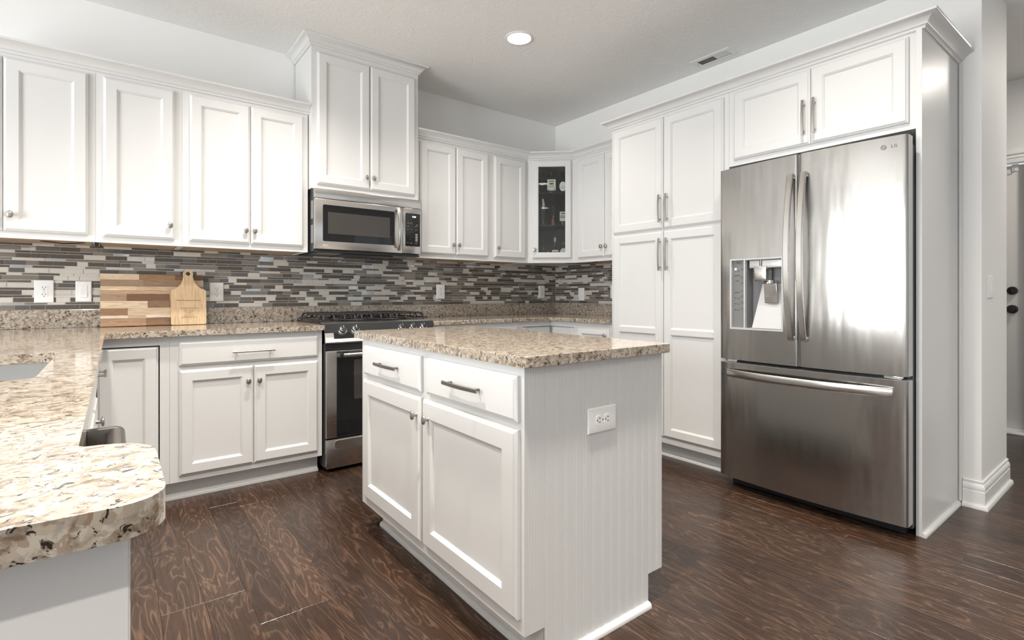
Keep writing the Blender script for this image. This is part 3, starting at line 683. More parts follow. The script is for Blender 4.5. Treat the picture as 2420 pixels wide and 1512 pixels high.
b.box(-3.3225, -3.3028, YF + .02, -.025, .105, zt); b.box(-4.34, -3.3225, -.045, -.025, .105, zt); b.box(-4.34, -3.603, YF, YF + .02, .105, zt)
b.build('cabinet_body', M['white'], t, smooth=0); toe(t, -3.603, -3.302)
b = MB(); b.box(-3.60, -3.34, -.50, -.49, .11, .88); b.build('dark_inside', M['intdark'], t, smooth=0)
door(t, 'door', frame((-3.600, YF + .012, .140), UX, UN), .2495, .690, t=.018, label='inset corner door with a dark gap around it')
# sink run cabinets face +x
SX, SN = (0, 1, 0), (1, 0, 0); XS = -3.606
t = thing('sink_cabinet', 'white sink base cabinet running under the left granite counter', 'cabinet', (-3.95, -1.5, 0))
b = MB(); b.box(XS - .02, XS, -2.425, -.612, .105, zt); b.box(-4.34, XS - .02, -2.425, -2.407, .105, zt); b.box(-4.34, XS - .02, -.64, -.622, .105, .9 - TH); b.build('cabinet_body', M['white'], t, smooth=0)
b = MB(); b.box(XS - .085, XS - .07, -2.42, -.62, 0, .104); b.build('toe_kick', M['white'], t, smooth=0)
SF = frame((XS, 0, 0), SX, SN)
for y0, y1 in ((-2.40, -1.975), (-1.969, -1.545), (-1.50, -1.20)):
    d = door(t, 'door', frame((XS, y0, .139), SX, SN), y1 - y0, .558); knob(d, SF, y1 - .03 if y0 < -2 else y0 + .03, .64)
door(t, 'false_front', frame((XS, -2.40, .722), SX, SN), .855, .127, slab=True)
d = door(t, 'drawer', frame((XS, -1.50, .722), SX, SN), .30, .127, slab=True); pull(d, SF, -1.43, .800, -1.27, .800, kind='round')
# dishwasher
t = thing('dishwasher', 'dishwasher with thick steel bar handle poking past the left counter edge', 'dishwasher', (-3.9, -2.74, 0))
b = MB(); b.box(-4.33, XS - .002, -3.042, -2.432, .1, zt - .004); b.build('tub', M['charcoal'], t, smooth=0)
b = MB(); b.box(XS, XS + .028, -3.040, -2.434, .115, .868, bev=.004); d = b.build('door', M['steel2'], t)
b = MB(); hx = -3.530; hz = .806; b.tube([(hx, -2.995, hz), (hx, -2.478, hz)], .0155, 18)
for y in (-2.986, -2.489): b.box(XS + .028, hx + .003, y - .011, y + .011, hz - .0165, hz + .0165, bev=.003)
b.build('bar_handle', M['darknickel'], d, smooth=40)
b = MB(); b.box(XS - .06, XS - .04, -3.04, -2.434, 0, .1); b.build('kick_plate', M['black'], t, smooth=0)
# end panel
t = thing('end_panel', 'white counter end wall below the nearest granite edge', 'panel', (-3.9, -3.15, 0))
b = MB(); b.box(-4.34, -3.521, -3.250, -3.046, 0, zt, bev=.002); b.build('panel_board', M['white'], t, smooth=0)
b = MB(); b.box(-4.352, -4.341, -3.250, -.026, 0, zt); b.build('back_board', M['white'], t, smooth=0)

# ------------------------------------------------------------------ base cabinets, right corner
t = thing('base_cabinet', 'white base cabinet right of the range, mostly behind the island', 'cabinet', (-1.33, -.3, 0), 'white base cabinets')
b = MB(); b.box(-1.736, -.921, YF, -.025, .105, zt); b.build('cabinet_body', M['white'], t, smooth=0); toe(t, -1.73, -.921)
d = door(t, 'drawer', frame((-1.700, YF, .722), UX, UN), .724, .127, slab=True); pull(d, BF, -1.44, .782, -1.24, .782, kind='round')
for a, c, kx in ((-1.700, -1.341, -1.37), (-1.335, -.976, -1.307)):
    d = door(t, 'door', frame((a, YF, .139), UX, UN), c - a, .558); knob(d, BF, kx, .612)
t = thing('corner_base_cabinet', 'white corner base cabinet with folding door in the right corner', 'cabinet', (-.35, -.4, 0))
b = MB()
b.prism([[(-.9205, -.025), (-.9205, YF), (-.885, YF), (-.885, -.585), (-.585, -.585), (-.585, -.850), (YF, -.850), (YF, -.8845), (-.025, -.8845), (-.025, -.025)]], .105, .836)
b.prism([[(-.9205, -.025), (-.9205, YF), (YF, YF), (YF, -.8845), (-.025, -.8845), (-.025, -.025)]], .840, zt)
b.build('cabinet_body', M['white'], t, smooth=0)
b = MB(); b.prism([[(-.92, -.54), (-.92, -.545), (-.545, -.545), (-.545, -.884), (-.53, -.884), (-.53, -.53), (-.92, -.53)]], 0, .104); b.build('toe_kick', M['white'], t, smooth=0)
door(t, 'door', frame((-.881, -.5855, .112), UX, UN), .270, .722, t=.018)
door(t, 'door', frame((-.5855, -.612, .112), RX, RN), .235, .722, t=.018)
t = thing('base_cabinet', 'small white base cabinet on the right wall beside the pantry', 'cabinet', (-.3, -1.08, 0), 'white base cabinets')
b = MB(); b.box(YF, -.025, -1.2835, -.8850, .105, zt); b.build('cabinet_body', M['white'], t, smooth=0)
b = MB(); b.box(-.545, -.53, -1.283, -.886, 0, .104); b.build('toe_kick', M['white'], t, smooth=0)
RF = frame((YF, 0, 0), RX, RN)
d = door(t, 'door', frame((YF, -.936, .139), RX, RN), .332, .706, rail=.045); knob(d, RF, 1.240, .795)

# ------------------------------------------------------------------ range
RX0, RX1 = -2.5035, -1.7445; RCX = (RX0 + RX1) / 2
t = thing('gas_range', 'slide-in stainless gas range with black grates and front knobs', 'range', (RCX, -.35, 0))
b = MB(); b.box(RX0, RX1, -.625, -.03, .03, .918); b.build('range_body', M['charcoal'], t, smooth=0)
for x in (RX0 + .05, RX1 - .05):
    b = MB(); b.lathe([(.02, 0), (.018, .03)], (x, -.55, 0), 'z', 12); b.build('foot', M['black'], t)
prof = [(-.545, .9275), (-.552, .929), (-.560, .926), (-.580, .912), (-.612, .880), (-.636, .845), (-.652, .806), (-.650, .798), (-.630, .795), (-.545, .795)]
b = MB(); b.grid([[(x, y, z) for y, z in prof] for x in (RX0, RX0 + .003, RX1 - .003, RX1)], closed_v=True)
for x in (RX0, RX1): b.add([(x, y, z) for y, z in prof], [tuple(range(len(prof)))])
cp = b.build('control_panel', M['steel2'], t, smooth=30)
S0, S1 = Vector((0, -.585, .9085)), Vector((0, -.6435, .829)); SV = (S0 - S1); SL = SV.length; SV.normalize(); SNn = Vector((0, SV.z, -SV.y)) * -1
if SNn.y > 0: SNn = -SNn
def slope(u, v, n=0.0): return Vector((RX0 + u, 0, 0)) + S1 + SV * v + SNn * (n + .004)
b = MB(); b.xf = slope; b.box(.055, .715, -.002, SL, -.006, .0005, bev=.001); pn = b.build('control_glass', M['blackglass'], cp, smooth=0)
for u in (.115, .197, .519, .604, .682):
    b = MB(); rows = [[(u + r_ * math.cos(k * math.pi / 12), SL * .5 + r_ * math.sin(k * math.pi / 12), h_) for k in range(24)] for r_, h_ in ((.027, .001), (.027, .008), (.023, .011), (.0215, .026), (.019, .028))]
    b2 = MB(); b2.xf = slope; b2.grid(rows, closed_v=True); b2.add(rows[-1], [tuple(range(24))], 1); b2.box(u - .004, u + .004, SL * .5 - .019, SL * .5 + .020, .027, .036, 1, bev=.0015); b2.box(u - .0012, u + .0012, SL * .5 + .002, SL * .5 + .0195, .0355, .0372, 0)
    b2.build('control_knob', [M['chrome'], M['black']], cp, smooth=40)
b = MB(); b.xf = slope; b.box(.31, .42, SL * .30, SL * .62, .0006, .0012); b.build('clock_window', mat('dark_clock_window', (.10, .075, .07), .15), pn, smooth=0)
b = MB(); b.xf = slope
for u, v, w in ((.245, .72, .040), (.245, .57, .040), (.245, .42, .040), (.252, .65, .018), (.252, .47, .018), (.437, .70, .040), (.437, .65, .036), (.437, .44, .036), (.437, .39, .038)): b.box(u, u + w, SL * v - .0012, SL * v + .0012, .0006, .001)
for u in (.115, .197, .604, .682):
    b.tube([(u + .031 * math.cos(R(a_)), SL * .5 + .031 * math.sin(R(a_)), .001) for a_ in range(150, 300, 15)], .0007, 4); b.box(u - .006, u + .006, SL * .5 + .034, SL * .5 + .0365, .0006, .001)
b.build('panel_marks', M['print'], pn, smooth=0)
# oven door
b = MB(); b.box(RX0 + .002, RX1 - .002, -.655, -.628, .212, .752, bev=.004); od = b.build('oven_door', M['steel2'], t)
b = MB(); b.box(RX0 + .066, RX1 - .066, -.6575, -.654, .216, .748, bev=.001); wg = b.build('oven_glass', M['blackglass'], od, smooth=0)
b = MB(); b.prism([rrect(RX0 + .175, RX1 - .175, .440, .690, .012)], 0, .0008); b2 = MB(); b2.add([(x, -.6577 - z, y) for x, y, z in b.v], b.f); b2.build('oven_window', M['winglass'], wg, smooth=0)
b = MB(); b.tube([(RX0 + .088, -.705, .727), (RX1 - .088, -.705, .727)], .0135, 16); 
b2 = MB()
for x in (RX0 + .078, RX1 - .078): b2.box(x - .013, x + .013, -.718, -.652, .712, .742, bev=.004)
b2.build('handle_bracket', M['black'], od); b.build('oven_handle', M['steel2'], od, smooth=40)
b = MB(); b.box(RX0 + .01, RX1 - .01, -.640, -.626, .755, .794); b.build('vent_gap', M['black'], t, smooth=0)
b = MB(); b.box(RX0 + .002, RX1 - .002, -.654, -.628, .024, .204, bev=.005); dr = b.build('storage_drawer', M['steel2'], t)
b = MB(); b.prism([rrect(RX0 + .055, RX1 - .055, .146, .196, .014)], 0, .006); b2 = MB(); b2.add([(x, -.654 - z, y) for x, y, z in b.v], b.f); b2.build('drawer_grip', M['steel2'], dr, bevel=.002)
# cooktop and grates
b = MB(); b.box(RX0 - .004, RX1 + .004, -.550, -.035, .9185, .9262, bev=.003); ct = b.build('cooktop', M['enamel'], t)
for x in (RX0 + .155, RCX, RX1 - .155):
    for y in (-.17, -.42):
        b = MB(); b.lathe([(.045, 0), (.045, .008), (.034, .010), (.034, .018), (.028, .021), (0, .022)], (x, y, .9264), 'z', 24); b.build('burner', M['iron'], ct)
def grate(x0, x1):
    y0, y1, zl, zh = -.535, -.055, .9385, .972; b = MB(); s = (.0055, .0055)
    b.tube([(x0 + .004, y0 + .004, zl), (x1 - .004, y0 + .004, zl), (x1 - .004, y1 - .004, zl), (x0 + .004, y1 - .004, zl)], .0055, 6, closed=True)
    for k in range(4):
        x = x0 + .022 + (x1 - x0 - .044) * k / 3; b.tube([(x, y0 + .004, zl), (x, y0 + .010, zl + .018), (x, y0 + .026, zh - .004), (x, y0 + .045, zh), (x, y1 - .045, zh), (x, y1 - .026, zh - .004), (x, y1 - .010, zl + .018), (x, y1 - .004, zl)], .005, 6)
    for k in range(5):
        y = y0 + .05 + (y1 - y0 - .10) * k / 4; b.tube([(x0 + .004, y, zl), (x0 + .010, y, zl + .018), (x0 + .022, y, zh - .004), (x0 + .036, y, zh), (x1 - .036, y, zh), (x1 - .022, y, zh - .004), (x1 - .010, y, zl + .018), (x1 - .004, y, zl)], .005, 6)
    for x in (x0 + .012, x1 - .012):
        for y in (y0 + .03, y1 - .03): b.lathe([(.006, 0), (.006, zl - .9264)], (x, y, .9264), 'z', 8)
    return b.build('grate', M['iron'], ct, smooth=40)
gw = (RX1 - RX0 - .012) / 3
for k in range(3): grate(RX0 + .003 + k * (gw + .003), RX0 + .003 + k * (gw + .003) + gw)

# ------------------------------------------------------------------ microwave
MX0, MX1, MYF = -2.504, -1.737, -.432
t = thing('microwave', 'over-the-range stainless microwave mounted under the tall cabinet', 'microwave', (-2.12, -.2, 1.388))
b = MB(); b.box(MX0 + .002, MX1 - .002, -.398, -.012, 1.386, 1.797); b.build('case', M['charcoal'], t, smooth=0)
b = MB()
for z0, z1 in ((1.44, 1.56), (1.60, 1.72)): b.box(MX0 - .001, MX0 + .003, -.392, -.352, z0, z1, bev=.001)
b.build('side_vent', M['greyplastic'], t, smooth=0)
b = MB(); b.box(MX0, MX1, MYF, -.3985, 1.7325, 1.797, bev=.003); b.build('top_trim', M['steel2'], t)
b = MB(); b.box(MX0, -1.8835, MYF, -.3985, 1.399, 1.7305, bev=.005); md = b.build('door', M['steel2'], t)
b = MB(); b.prism([rrect(MX0 + .052, -1.948, 1.4525, 1.6925, .010)], 0, .0015); b2 = MB(); b2.add([(x, MYF - z, y) for x, y, z in b.v], b.f); wg = b2.build('door_glass', M['blackglass'], md, smooth=0)
b = MB(); b.box(-2.419, -1.984, MYF - .0022, MYF - .0016, 1.5035, 1.646); b.build('window_mesh', M['winglass'], wg, smooth=0)
pts = []
for k in range(15):
    s_ = k / 14; pts.append((-1.921, MYF - .012 - .036 * math.sin(math.pi * s_) ** .7, 1.418 + .305 * s_))
b = MB(); rows = []
for i, p in enumerate(pts):
    tt = (Vector(pts[min(i + 1, 14)]) - Vector(pts[max(i - 1, 0)])).normalized(); nn = Vector((1, 0, 0)).cross(tt).normalized()
    if nn.y > 0: nn = -nn
    rows.append([tuple(Vector(p) + Vector((a, 0, 0)) + nn * c) for a, c in ((-.013, -.005), (-.013, .002), (-.009, .005), (.009, .005), (.013, .002), (.013, -.005))])
b.grid(rows, closed_v=True)
for r_ in (rows[0], rows[-1]): b.add(r_, [tuple(range(6))])
for z in (1.424, 1.717): b.box(-1.931, -1.911, MYF - .016, MYF + .003, z - .008, z + .008)
b.build('door_handle', M['steel2'], md, smooth=40)
b = MB(); b.xf = frame((-2.428, MYF - .0004, 1.4255), UX, UN); b.text('LG', .015, depth=.0006); b.tube([(-.017 + .0065 * math.cos(k * math.pi / 10), .0065 * math.sin(k * math.pi / 10), .0008) for k in range(20)], .0009, 5, closed=True)
b.build('maker_mark', M['print'], md, smooth=0)
b = MB(); b.box(-1.882, MX1, MYF, -.3985, 1.399, 1.7305, bev=.005); mc = b.build('control_housing', M['steel2'], t)
b = MB(); b.prism([rrect(-1.864, -1.7465, 1.4535, 1.6935, .006)], 0, .0015); b2 = MB(); b2.add([(x, MYF - z, y) for x, y, z in b.v], b.f); kp = b2.build('keypad', M['blackglass'], mc, smooth=0)
b = MB(); b.xf = frame((-1.795, MYF - .0016, 1.6685), UX, UN); b.text('9:09', .0185, depth=.0006); b.build('clock_digits', M['display'], kp, smooth=0)
b = MB()
for i, s_ in enumerate('123456789'):
    b2 = MB(); b2.xf = frame((-1.846 + .020 * (i % 3), MYF - .0016, 1.556 - .017 * (i // 3)), UX, UN); b2.text(s_, .0085, depth=.0005); b.add(b2.v, b2.f)
b2 = MB(); b2.xf = frame((-1.826, MYF - .0016, 1.505), UX, UN); b2.text('0', .0085, depth=.0005); b.add(b2.v, b2.f)
for x, z, w in ((-1.850, 1.575, .010), (-1.822, 1.575, .012), (-1.786, 1.575, .012), (-1.853, 1.478, .013), (-1.826, 1.477, .018), (-1.786, 1.478, .019), (-1.85, 1.622, .018), (-1.825, 1.622, .016), (-1.78, 1.612, .016), (-1.85, 1.598, .014), (-1.788, 1.598, .016)): b.box(x, x + w, MYF - .0021, MYF - .0016, z - .0012, z + .0012)
for z in (1.507, 1.519, 1.531, 1.543, 1.495): b.box(-1.785, -1.766, MYF - .0021, MYF - .0016, z - .004, z + .004, 0)
b.build('key_marks', mat('grey_print', (.30, .30, .29), .5), kp, smooth=0)
b = MB(); b.box(MX0 + .01, MX1 - .01, -.425, -.03, 1.379, 1.3855); b.box(-2.30, -1.95, -.40, -.1, 1.373, 1.379, bev=.002); b.build('underside', M['black'], t, smooth=0)
for x0 in (-2.47, -1.93):
    b = MB()
    for k in range(7): b.box(x0, x0 + .16, -.37 + k * .022, -.356 + k * .022, 1.375, 1.379)
    b.build('grease_filter', M['nickel'], t, smooth=0)

# ------------------------------------------------------------------ island
IX, IY, IROT = -2.5988, -2.7082, -.0055; IW, IL, IZ, IT, IZF = .6377, 1.2397, .9246, .0318, .1142
t = thing('kitchen_island', 'white kitchen island cabinet with beadboard end in the middle of the room', 'kitchen island', (IX, IY, 0), rotz=IROT)
zt = IZ - IT - .0005
b = MB(); b.box(IX, IX + IW, IY + .006, IY + IL, IZF, zt); b.build('cabinet_body', M['white'], t, smooth=0)
# beadboard end, notched at the toe
xs = [IX + .002 + .0395 * 0]; pitch = .0406
b = MB(); pts = [IX + .0005]
cuts = [IX + .020] + [IX + .0398 + pitch * k for k in range(15)]
prof = [(IX, 0)]
for c_ in cuts:
    for dx in (-.0038, .0038):
        if IX + .004 < c_ + dx < IX + IW - .004: prof += [(c_ + dx - .0017, 0), (c_ + dx, .0016), (c_ + dx + .0017, 0)]
prof += [(IX + IW, 0)]
nx0, nx1 = IX + .0775, IX + IW - .0775
def z_lo(x): return 0.0 if nx0 <= x <= nx1 else IZF
xsP = sorted(set(prof) | {(nx0, 0), (nx1, 0)})
for (xa, da), (xb, db) in zip(xsP, xsP[1:]):
    zl = z_lo((xa + xb) / 2); b.add([(xa, IY + da, zl), (xb, IY + db, zl), (xb, IY + db, zt), (xa, IY + da, zt)], [(0, 1, 2, 3)])
b.box(nx0, nx1, IY + .003, IY + .006, 0, zt); b.box(IX, IX + .0005, IY, IY + .006, IZF, zt); b.box(IX + IW - .0005, IX + IW, IY, IY + .006, IZF, zt); b.box(IX, nx0, IY + .0005, IY + .006, IZF, IZF + .0005); b.box(nx1, IX + IW, IY + .0005, IY + .006, IZF, IZF + .0005)
b.box(nx0, nx0 + .001, IY + .001, IY + .006, 0, IZF); b.box(nx1 - .001, nx1, IY + .001, IY + .006, 0, IZF)
o = b.build('beadboard_end', M['white'], t, smooth=0, recalc=False); o['label'] = 'grooved beadboard end panel'
b = MB(); b.box(nx0, nx1, IY + .006, IY + IL - .06, 0, IZF - .0005); b.build('toe_kick', M['white'], t, smooth=0)
b = MB(); b.sweep([(nx0, IY + IL - .06), (nx0, IY)], SHOE, 0); b.build('shoe_moulding', M['white'], t)
b = MB(); b.sweep([(nx0, IY), (nx1, IY)], SHOE, 0); b.build('shoe_moulding', M['white'], t)
IN = (-1, 0, 0); IU = (0, -1, 0)
IF = frame((IX, 0, 0), IU, IN)
for y0, y1, p0, p1 in ((-1.526, -2.090, -1.712, -1.925), (-2.141, -2.690, -2.312, -2.525)):
    d = door(t, 'drawer', frame((IX, y0, .7305), IU, IN), y0 - y1, .1345, slab=True); pull(d, IF, -p0, .800, -p1, .800, mt='darknickel')
for y0, y1, ky in ((-1.518, -2.093, -2.072), (-2.112, -2.690, -2.165)):
    d = door(t, 'door', frame((IX, y0, .158), IU, IN), y0 - y1, .550, rail=.066); knob(d, IF, -ky, .641)
t = thing('worktop', 'freestanding granite top of the central island', 'worktop', (IX, IY, IZ - IT), 'granite worktops', IROT)
b = MB(); b.prism([rrect(IX - .020, IX + IW + .030, IY - .0264, IY + IL + .080, .028, 6)], IZ - IT, IZ); b.build('slab', M['granite'], t, smooth=0, bevel=.006)

# ------------------------------------------------------------------ outlets and switches
def plate(parent, f_, w, h, cu=0, cv=0):
    b = MB(); b.xf = f_; rows = [[(cu - w / 2 + i, cv - h / 2 + i, n), (cu + w / 2 - i, cv - h / 2 + i, n), (cu + w / 2 - i, cv + h / 2 - i, n), (cu - w / 2 + i, cv + h / 2 - i, n)] for i, n in ((0, 0), (0, .003), (.003, .0058), (.006, .0064))]
    b.grid(rows, closed_v=True); b.add(rows[-1], [(0, 1, 2, 3)]); return b.build('cover_plate', M['plate'], parent, smooth=20)
def outlet(label, f_, w=.072, h=.118, turned=False, group='white duplex outlets'):
    t = thing('wall_outlet', label, 'outlet', f_(0, 0, 0), group); plate(t, f_, h if turned else w, w if turned else h)
    for s_ in (-1, 1):
        def g_(u, v, n=0.0, s_=s_): return f_(v + s_ * .0195, u, n) if turned else f_(u, v + s_ * .0195, n)
        b = MB(); b.xf = g_; pts = [(.0165 * math.cos(k * math.pi / 12), max(-.0118, min(.0118, .0165 * math.sin(k * math.pi / 12)))) for k in range(24)]
        b.grid([[(x, y, .0062) for x, y in pts], [(x, y, .0078) for x, y in pts]], closed_v=True); b.add([(x, y, .0078) for x, y in pts], [tuple(range(24))])
        for u in (-.0065, .0065): b.box(u - .0011, u + .0011, -.0005, .0078, .0077, .0081, 1)
        b.lathe([(.0024, .0077), (.0024, .0081)], (0, -.0068, 0), 'z', 10, mi=1) if False else b.box(-.0022, .0022, -.0092, -.0048, .0077, .0081, 1)
        b.build('receptacle', [M['plate'], M['slot']], t, smooth=30)
    b = MB(); b.xf = f_; b.box(-.002, .002, -.002, .002, .0064, .0075); b.build('screw', M['nickel'], t, smooth=0)
    return t
def switch(label, f_, w=.072, h=.118):
    t = thing('light_switch', label, 'light switch', f_(0, 0, 0), 'white rocker switches'); plate(t, f_, w, h)
    b = MB(); b.xf = f_; b.add([(-.0165, -.0335, .0064), (.0165, -.0335, .0064), (.0165, .0335, .0064), (-.0165, .0335, .0064), (-.0155, -.0325, .0105), (.0155, -.0325, .0105), (.0155, 0, .0078), (-.0155, 0, .0078), (.0155, .0325, .0088), (-.0155, .0325, .0088)], [(0, 1, 5, 4), (1, 2, 8, 6, 5), (2, 3, 9, 8), (3, 0, 4, 7, 9), (4, 5, 6, 7), (7, 6, 8, 9)]); b.build('rocker', M['plate'], t, smooth=0)
    return t
def bk(x, z): return frame((x, -.0088, z), (1, 0, 0), (0, -1, 0))
outlet('large-plate white outlet at far left of the tiled back wall', bk(-3.841, 1.119), .082, .126)
switch('white rocker switch on the tiles just left of the cutting boards', bk(-3.672, 1.119))
outlet('white outlet on the tiles just right of the bamboo paddle board', bk(-3.003, 1.119), .080, .122)
outlet('white outlet on the tiles right of the range', bk(-1.332, 1.127), .080, .122)
outlet('white outlet on the back wall next to the tiled corner', bk(-.195, 1.129), .078, .122)
def rt(y, z): return frame((-.0088, y, z), (0, -1, 0), (-1, 0, 0))
switch('white rocker switch on the right wall tiles', rt(-.374, 1.106), .078, .122)
outlet('white outlet half hidden by the pantry side', rt(-.775, 1.128), .074, .120)
outlet('white outlet turned sideways on the beadboard island end', frame((-2.279, IY - .0022, .697), (1, 0, 0), (0, -1, 0)), .082, .132, True)
switch('white switch on the end of the wall right of the refrigerator', frame((.183, YE, 1.143), (1, 0, 0), (0, -1, 0)), .115, .120)

# ------------------------------------------------------------------ cutting boards
def lean(o, ang):
    """tilted board frame: u along x, v up the board, n toward the room"""
    o = Vector(o); v = Vector((0, math.sin(ang), math.cos(ang))); n = Vector((0, -math.cos(ang), math.sin(ang)))
    return lambda a, b_, c=0.0: o + Vector((1, 0, 0)) * a + v * b_ + n * c
t = thing('cutting_board', 'large rectangular striped acacia cutting board leaning on the backsplash', 'cutting board', (-3.34, -.08, ZT))
fr = lean((-3.597, -.062, ZT + .0015), .110); CR, TN, BR, DK, GB = (.72, .58, .42), (.47, .32, .20), (.32, .19, .105), (.185, .10, .055), (.36, .25, .165)
rows = [(.275, .3085, [(0, .353, CR), (.353, .706, BR), (.706, 1, DK)]), (.234, .275, [(0, .392, GB), (.392, .885, (.30, .20, .13)), (.885, 1, CR)]),
        (.212, .234, [(0, .329, CR), (.329, .72, (.62, .47, .33)), (.72, 1, TN)]), (.190, .212, [(0, .329, TN), (.329, 1, TN)]), (.147, .190, [(0, .237, GB), (.237, .648, DK), (.648, 1, TN)]),
        (.105, .147, [(0, .434, CR), (.434, 1, (.26, .16, .095))]), (.062, .105, [(0, .248, BR), (.248, 1, (.66, .52, .37))]), (.046, .062, [(0, .248, (.80, .70, .58)), (.248, .42, (.6, .46, .32)), (.42, 1, (.82, .73, .62))]), (0, .046, [(0, .418, (.40, .26, .16)), (.418, 1, (.25, .145, .08))])]
b = MB(); b.xf = fr
for v0, v1, seg in rows:
    for a, c, col in seg: b.box(a * .514, c * .514, v0, v1, 0, .019, 0, col=col)
b.build('board', M['acacia'], t, smooth=0, recalc=False)
t = thing('paddle_board', 'pale bamboo paddle cutting board engraved with lettering, in front of the striped board', 'cutting board', (-3.17, -.11, ZT))
fr = lean((-3.259, -.098, ZT + .0015), .095); W_ = .186
half = [(0, .006), (.006, 0), (W_ - .006, 0), (W_, .006)]
right = [(W_, .206), (W_ - .003, .214), (.158, .224), (.138, .243), (.124, .265), (.117, .290), (.115, .308)]
top = [(.0905 + .027 * math.cos(R(a_)), .3155 + .027 * math.sin(R(a_))) for a_ in range(-20, 201, 20)]
left = [(.066, .308), (.064, .290), (.057, .265), (.045, .243), (.026, .224), (.004, .214), (0, .206)]
hole = [(.0905 + .0125 * math.cos(2 * math.pi * k / 18), .3165 + .0125 * math.sin(2 * math.pi * k / 18)) for k in range(18)]
b = MB(); pr = MB(); pr.prism([half + right + top + left, hole], 0, .014); b.xf = fr; b.add(pr.v, pr.f, 0)
rb = random.Random(3)
for i in range(len(b.f)): b.col[i] = (.66, .49, .31)
b.build('board', M['bamboo'], t, smooth=30, recalc=False)
b = MB()
def brd(u, v): return lambda a, c, n=0.0: fr(u + a, v + c, n + .0143)
b.xf = brd(.094, .150); b.text('When life gives you lemons...', .0133, shear=.35, sx=.86)
b.xf = brd(.094, .101); b.text('24 HOUR COCKTAIL', .0105, sx=.95)
rb = random.Random(8)
for i, (v, w) in enumerate(((.091, .052), (.085, .056), (.079, .054), (.073, .042), (.068, .018), (.064, .050), (.055, .062), (.050, .056), (.0455, .086), (.0415, .086))):
    b.xf = brd(.094, v); u = -w / 2
    while u < w / 2 - .003:
        l_ = min(rb.uniform(.003, .010), w / 2 - u)
        b.add([(u, -.0009, 0), (u + l_, -.0009, 0), (u + l_, .0009, 0), (u, .0009, 0)], [(0, 1, 2, 3)]); u += l_ + .002
o_en = b.build('engraving', M['burn'], t, smooth=0); o_en['label'] = 'burnt lettering on the paddle'

# ------------------------------------------------------------------ bottles in the glass cabinet
def bottle(label, u, depth, z, prof, mt='bottleglass', n=20, sq=1.0, extra=None, cat='bottle'):
    p = A_ + DU * u - DN * depth; t = thing('bottle', label, cat, (p.x, p.y, z), 'bottles in the glass cabinet')
    b = MB(); b.lathe(prof, (p.x, p.y, z), 'z', n, 1, 1); b.build('bottle_glass', M[mt], t, smooth=40)
    if extra: extra(t, p, z)
    return t
Z1, Z2, Z3 = 1.4162, 1.7202, 2.0072
def cap(name, r, z0, z1, mt): 
    def f_(t, p, z): b = MB(); b.lathe([(r, z0), (r, z1)], (p.x, p.y, z), 'z', 16); b.build(name, M[mt], t)
    return f_
def lab(w, z0, z1, r, mt, bars=(), bm='darkprint', rounded=False):
    def f_(t, p, z):
        ff = frame((p.x, p.y, z), DU, DN); b = MB(); b.xf = ff
        if rounded: b.add([(w / 2 * math.cos(2 * math.pi * k / 24), (z0 + z1) / 2 + (z1 - z0) / 2 * math.sin(2 * math.pi * k / 24), r) for k in range(24)], [tuple(range(24))])
        else: b.box(-w / 2, w / 2, z0, z1, r - .001, r)
        o = b.build('paper_label', M[mt], t, smooth=0)
        if bars:
            b = MB(); b.xf = ff
            for u0, u1, v0, v1 in bars: b.box(u0, u1, v0, v1, r + .0003, r + .0008)
            b.build('label_print', M[bm], o, smooth=0)
    return f_
def both(*fs):
    def f_(t, p, z):
        for g_ in fs: g_(t, p, z)
    return f_
dec = [(.030, 0), (.031, .01), (.022, .02), (.028, .035), (.020, .05), (.028, .065), (.020, .08), (.028, .095), (.020, .11), (.026, .125), (.014, .14), (.012, .16), (.018, .175), (.013, .195), (.004, .205)]
bottle('twisted clear decanter on the top glass shelf, left', .122, .085, Z3, dec)
def square(t, p, z): pass
bottle('squat gin bottle with cream paper label in the middle of the top shelf', .212, .075, Z3, [(.040, 0), (.041, .006), (.041, .128), (.034, .148), (.014, .165), (.013, .185), (.016, .186), (.016, .20), (.004, .204)], extra=both(lab(.074, .020, .118, .0425, 'label', [(-.024, .024, .098, .105), (-.018, .018, .072, .086), (-.022, .022, .058, .061), (-.026, .026, .049, .052), (-.031, -.022, .025, .034), (.022, .031, .025, .034)])))
bottle('round bottle with white oval label at the right of the top shelf', .312, .078, Z3, [(.034, 0), (.040, .01), (.042, .06), (.036, .10), (.014, .125), (.013, .17), (.017, .172), (.017, .195), (.004, .2)], extra=both(lab(.062, .012, .098, .0435, 'labelwhite', [(-.018, .018, .052, .054), (-.02, .02, .04, .042)], rounded=True)))
bottle('slim clear bottle with slanted white spout on the middle shelf, left', .140, .080, Z2, [(.024, 0), (.026, .008), (.024, .10), (.021, .145), (.020, .150)], extra=both(cap('collar', .0215, .150, .176, 'nickel'), lambda t, p, z: (lambda b: (b.tube([(p.x, p.y, z + .176), (p.x - .002, p.y - .002, z + .20), (p.x - .008, p.y, z + .24)], [.015, .011, .008], 12), b.build('spout', M['whitecap'], t, smooth=40)))(MB())))
bottle('thin-necked bottle of copper liquid in the middle of the middle shelf', .228, .085, Z2, [(.021, 0), (.022, .006), (.022, .055), (.009, .072), (.005, .085), (.004, .16), (.009, .165), (.010, .175), (.003, .18)], extra=lambda t, p, z: (lambda b: (b.lathe([(.0155, .005), (.0155, .052), (.007, .07), (.006, .09)], (p.x, p.y, z), 'z', 14), b.build('liquid', M['copper'], t, smooth=40)))(MB()))
bottle('dark bottle with black-striped cream label on the middle shelf, right', .318, .08, Z2, [(.038, 0), (.040, .006), (.040, .125), (.030, .15), (.014, .17), (.013, .22), (.004, .223)], extra=both(lab(.066, .035, .118, .0418, 'label', [(-.028, .028, .064, .071), (-.028, .028, .078, .083), (-.022, .022, .098, .107)])))
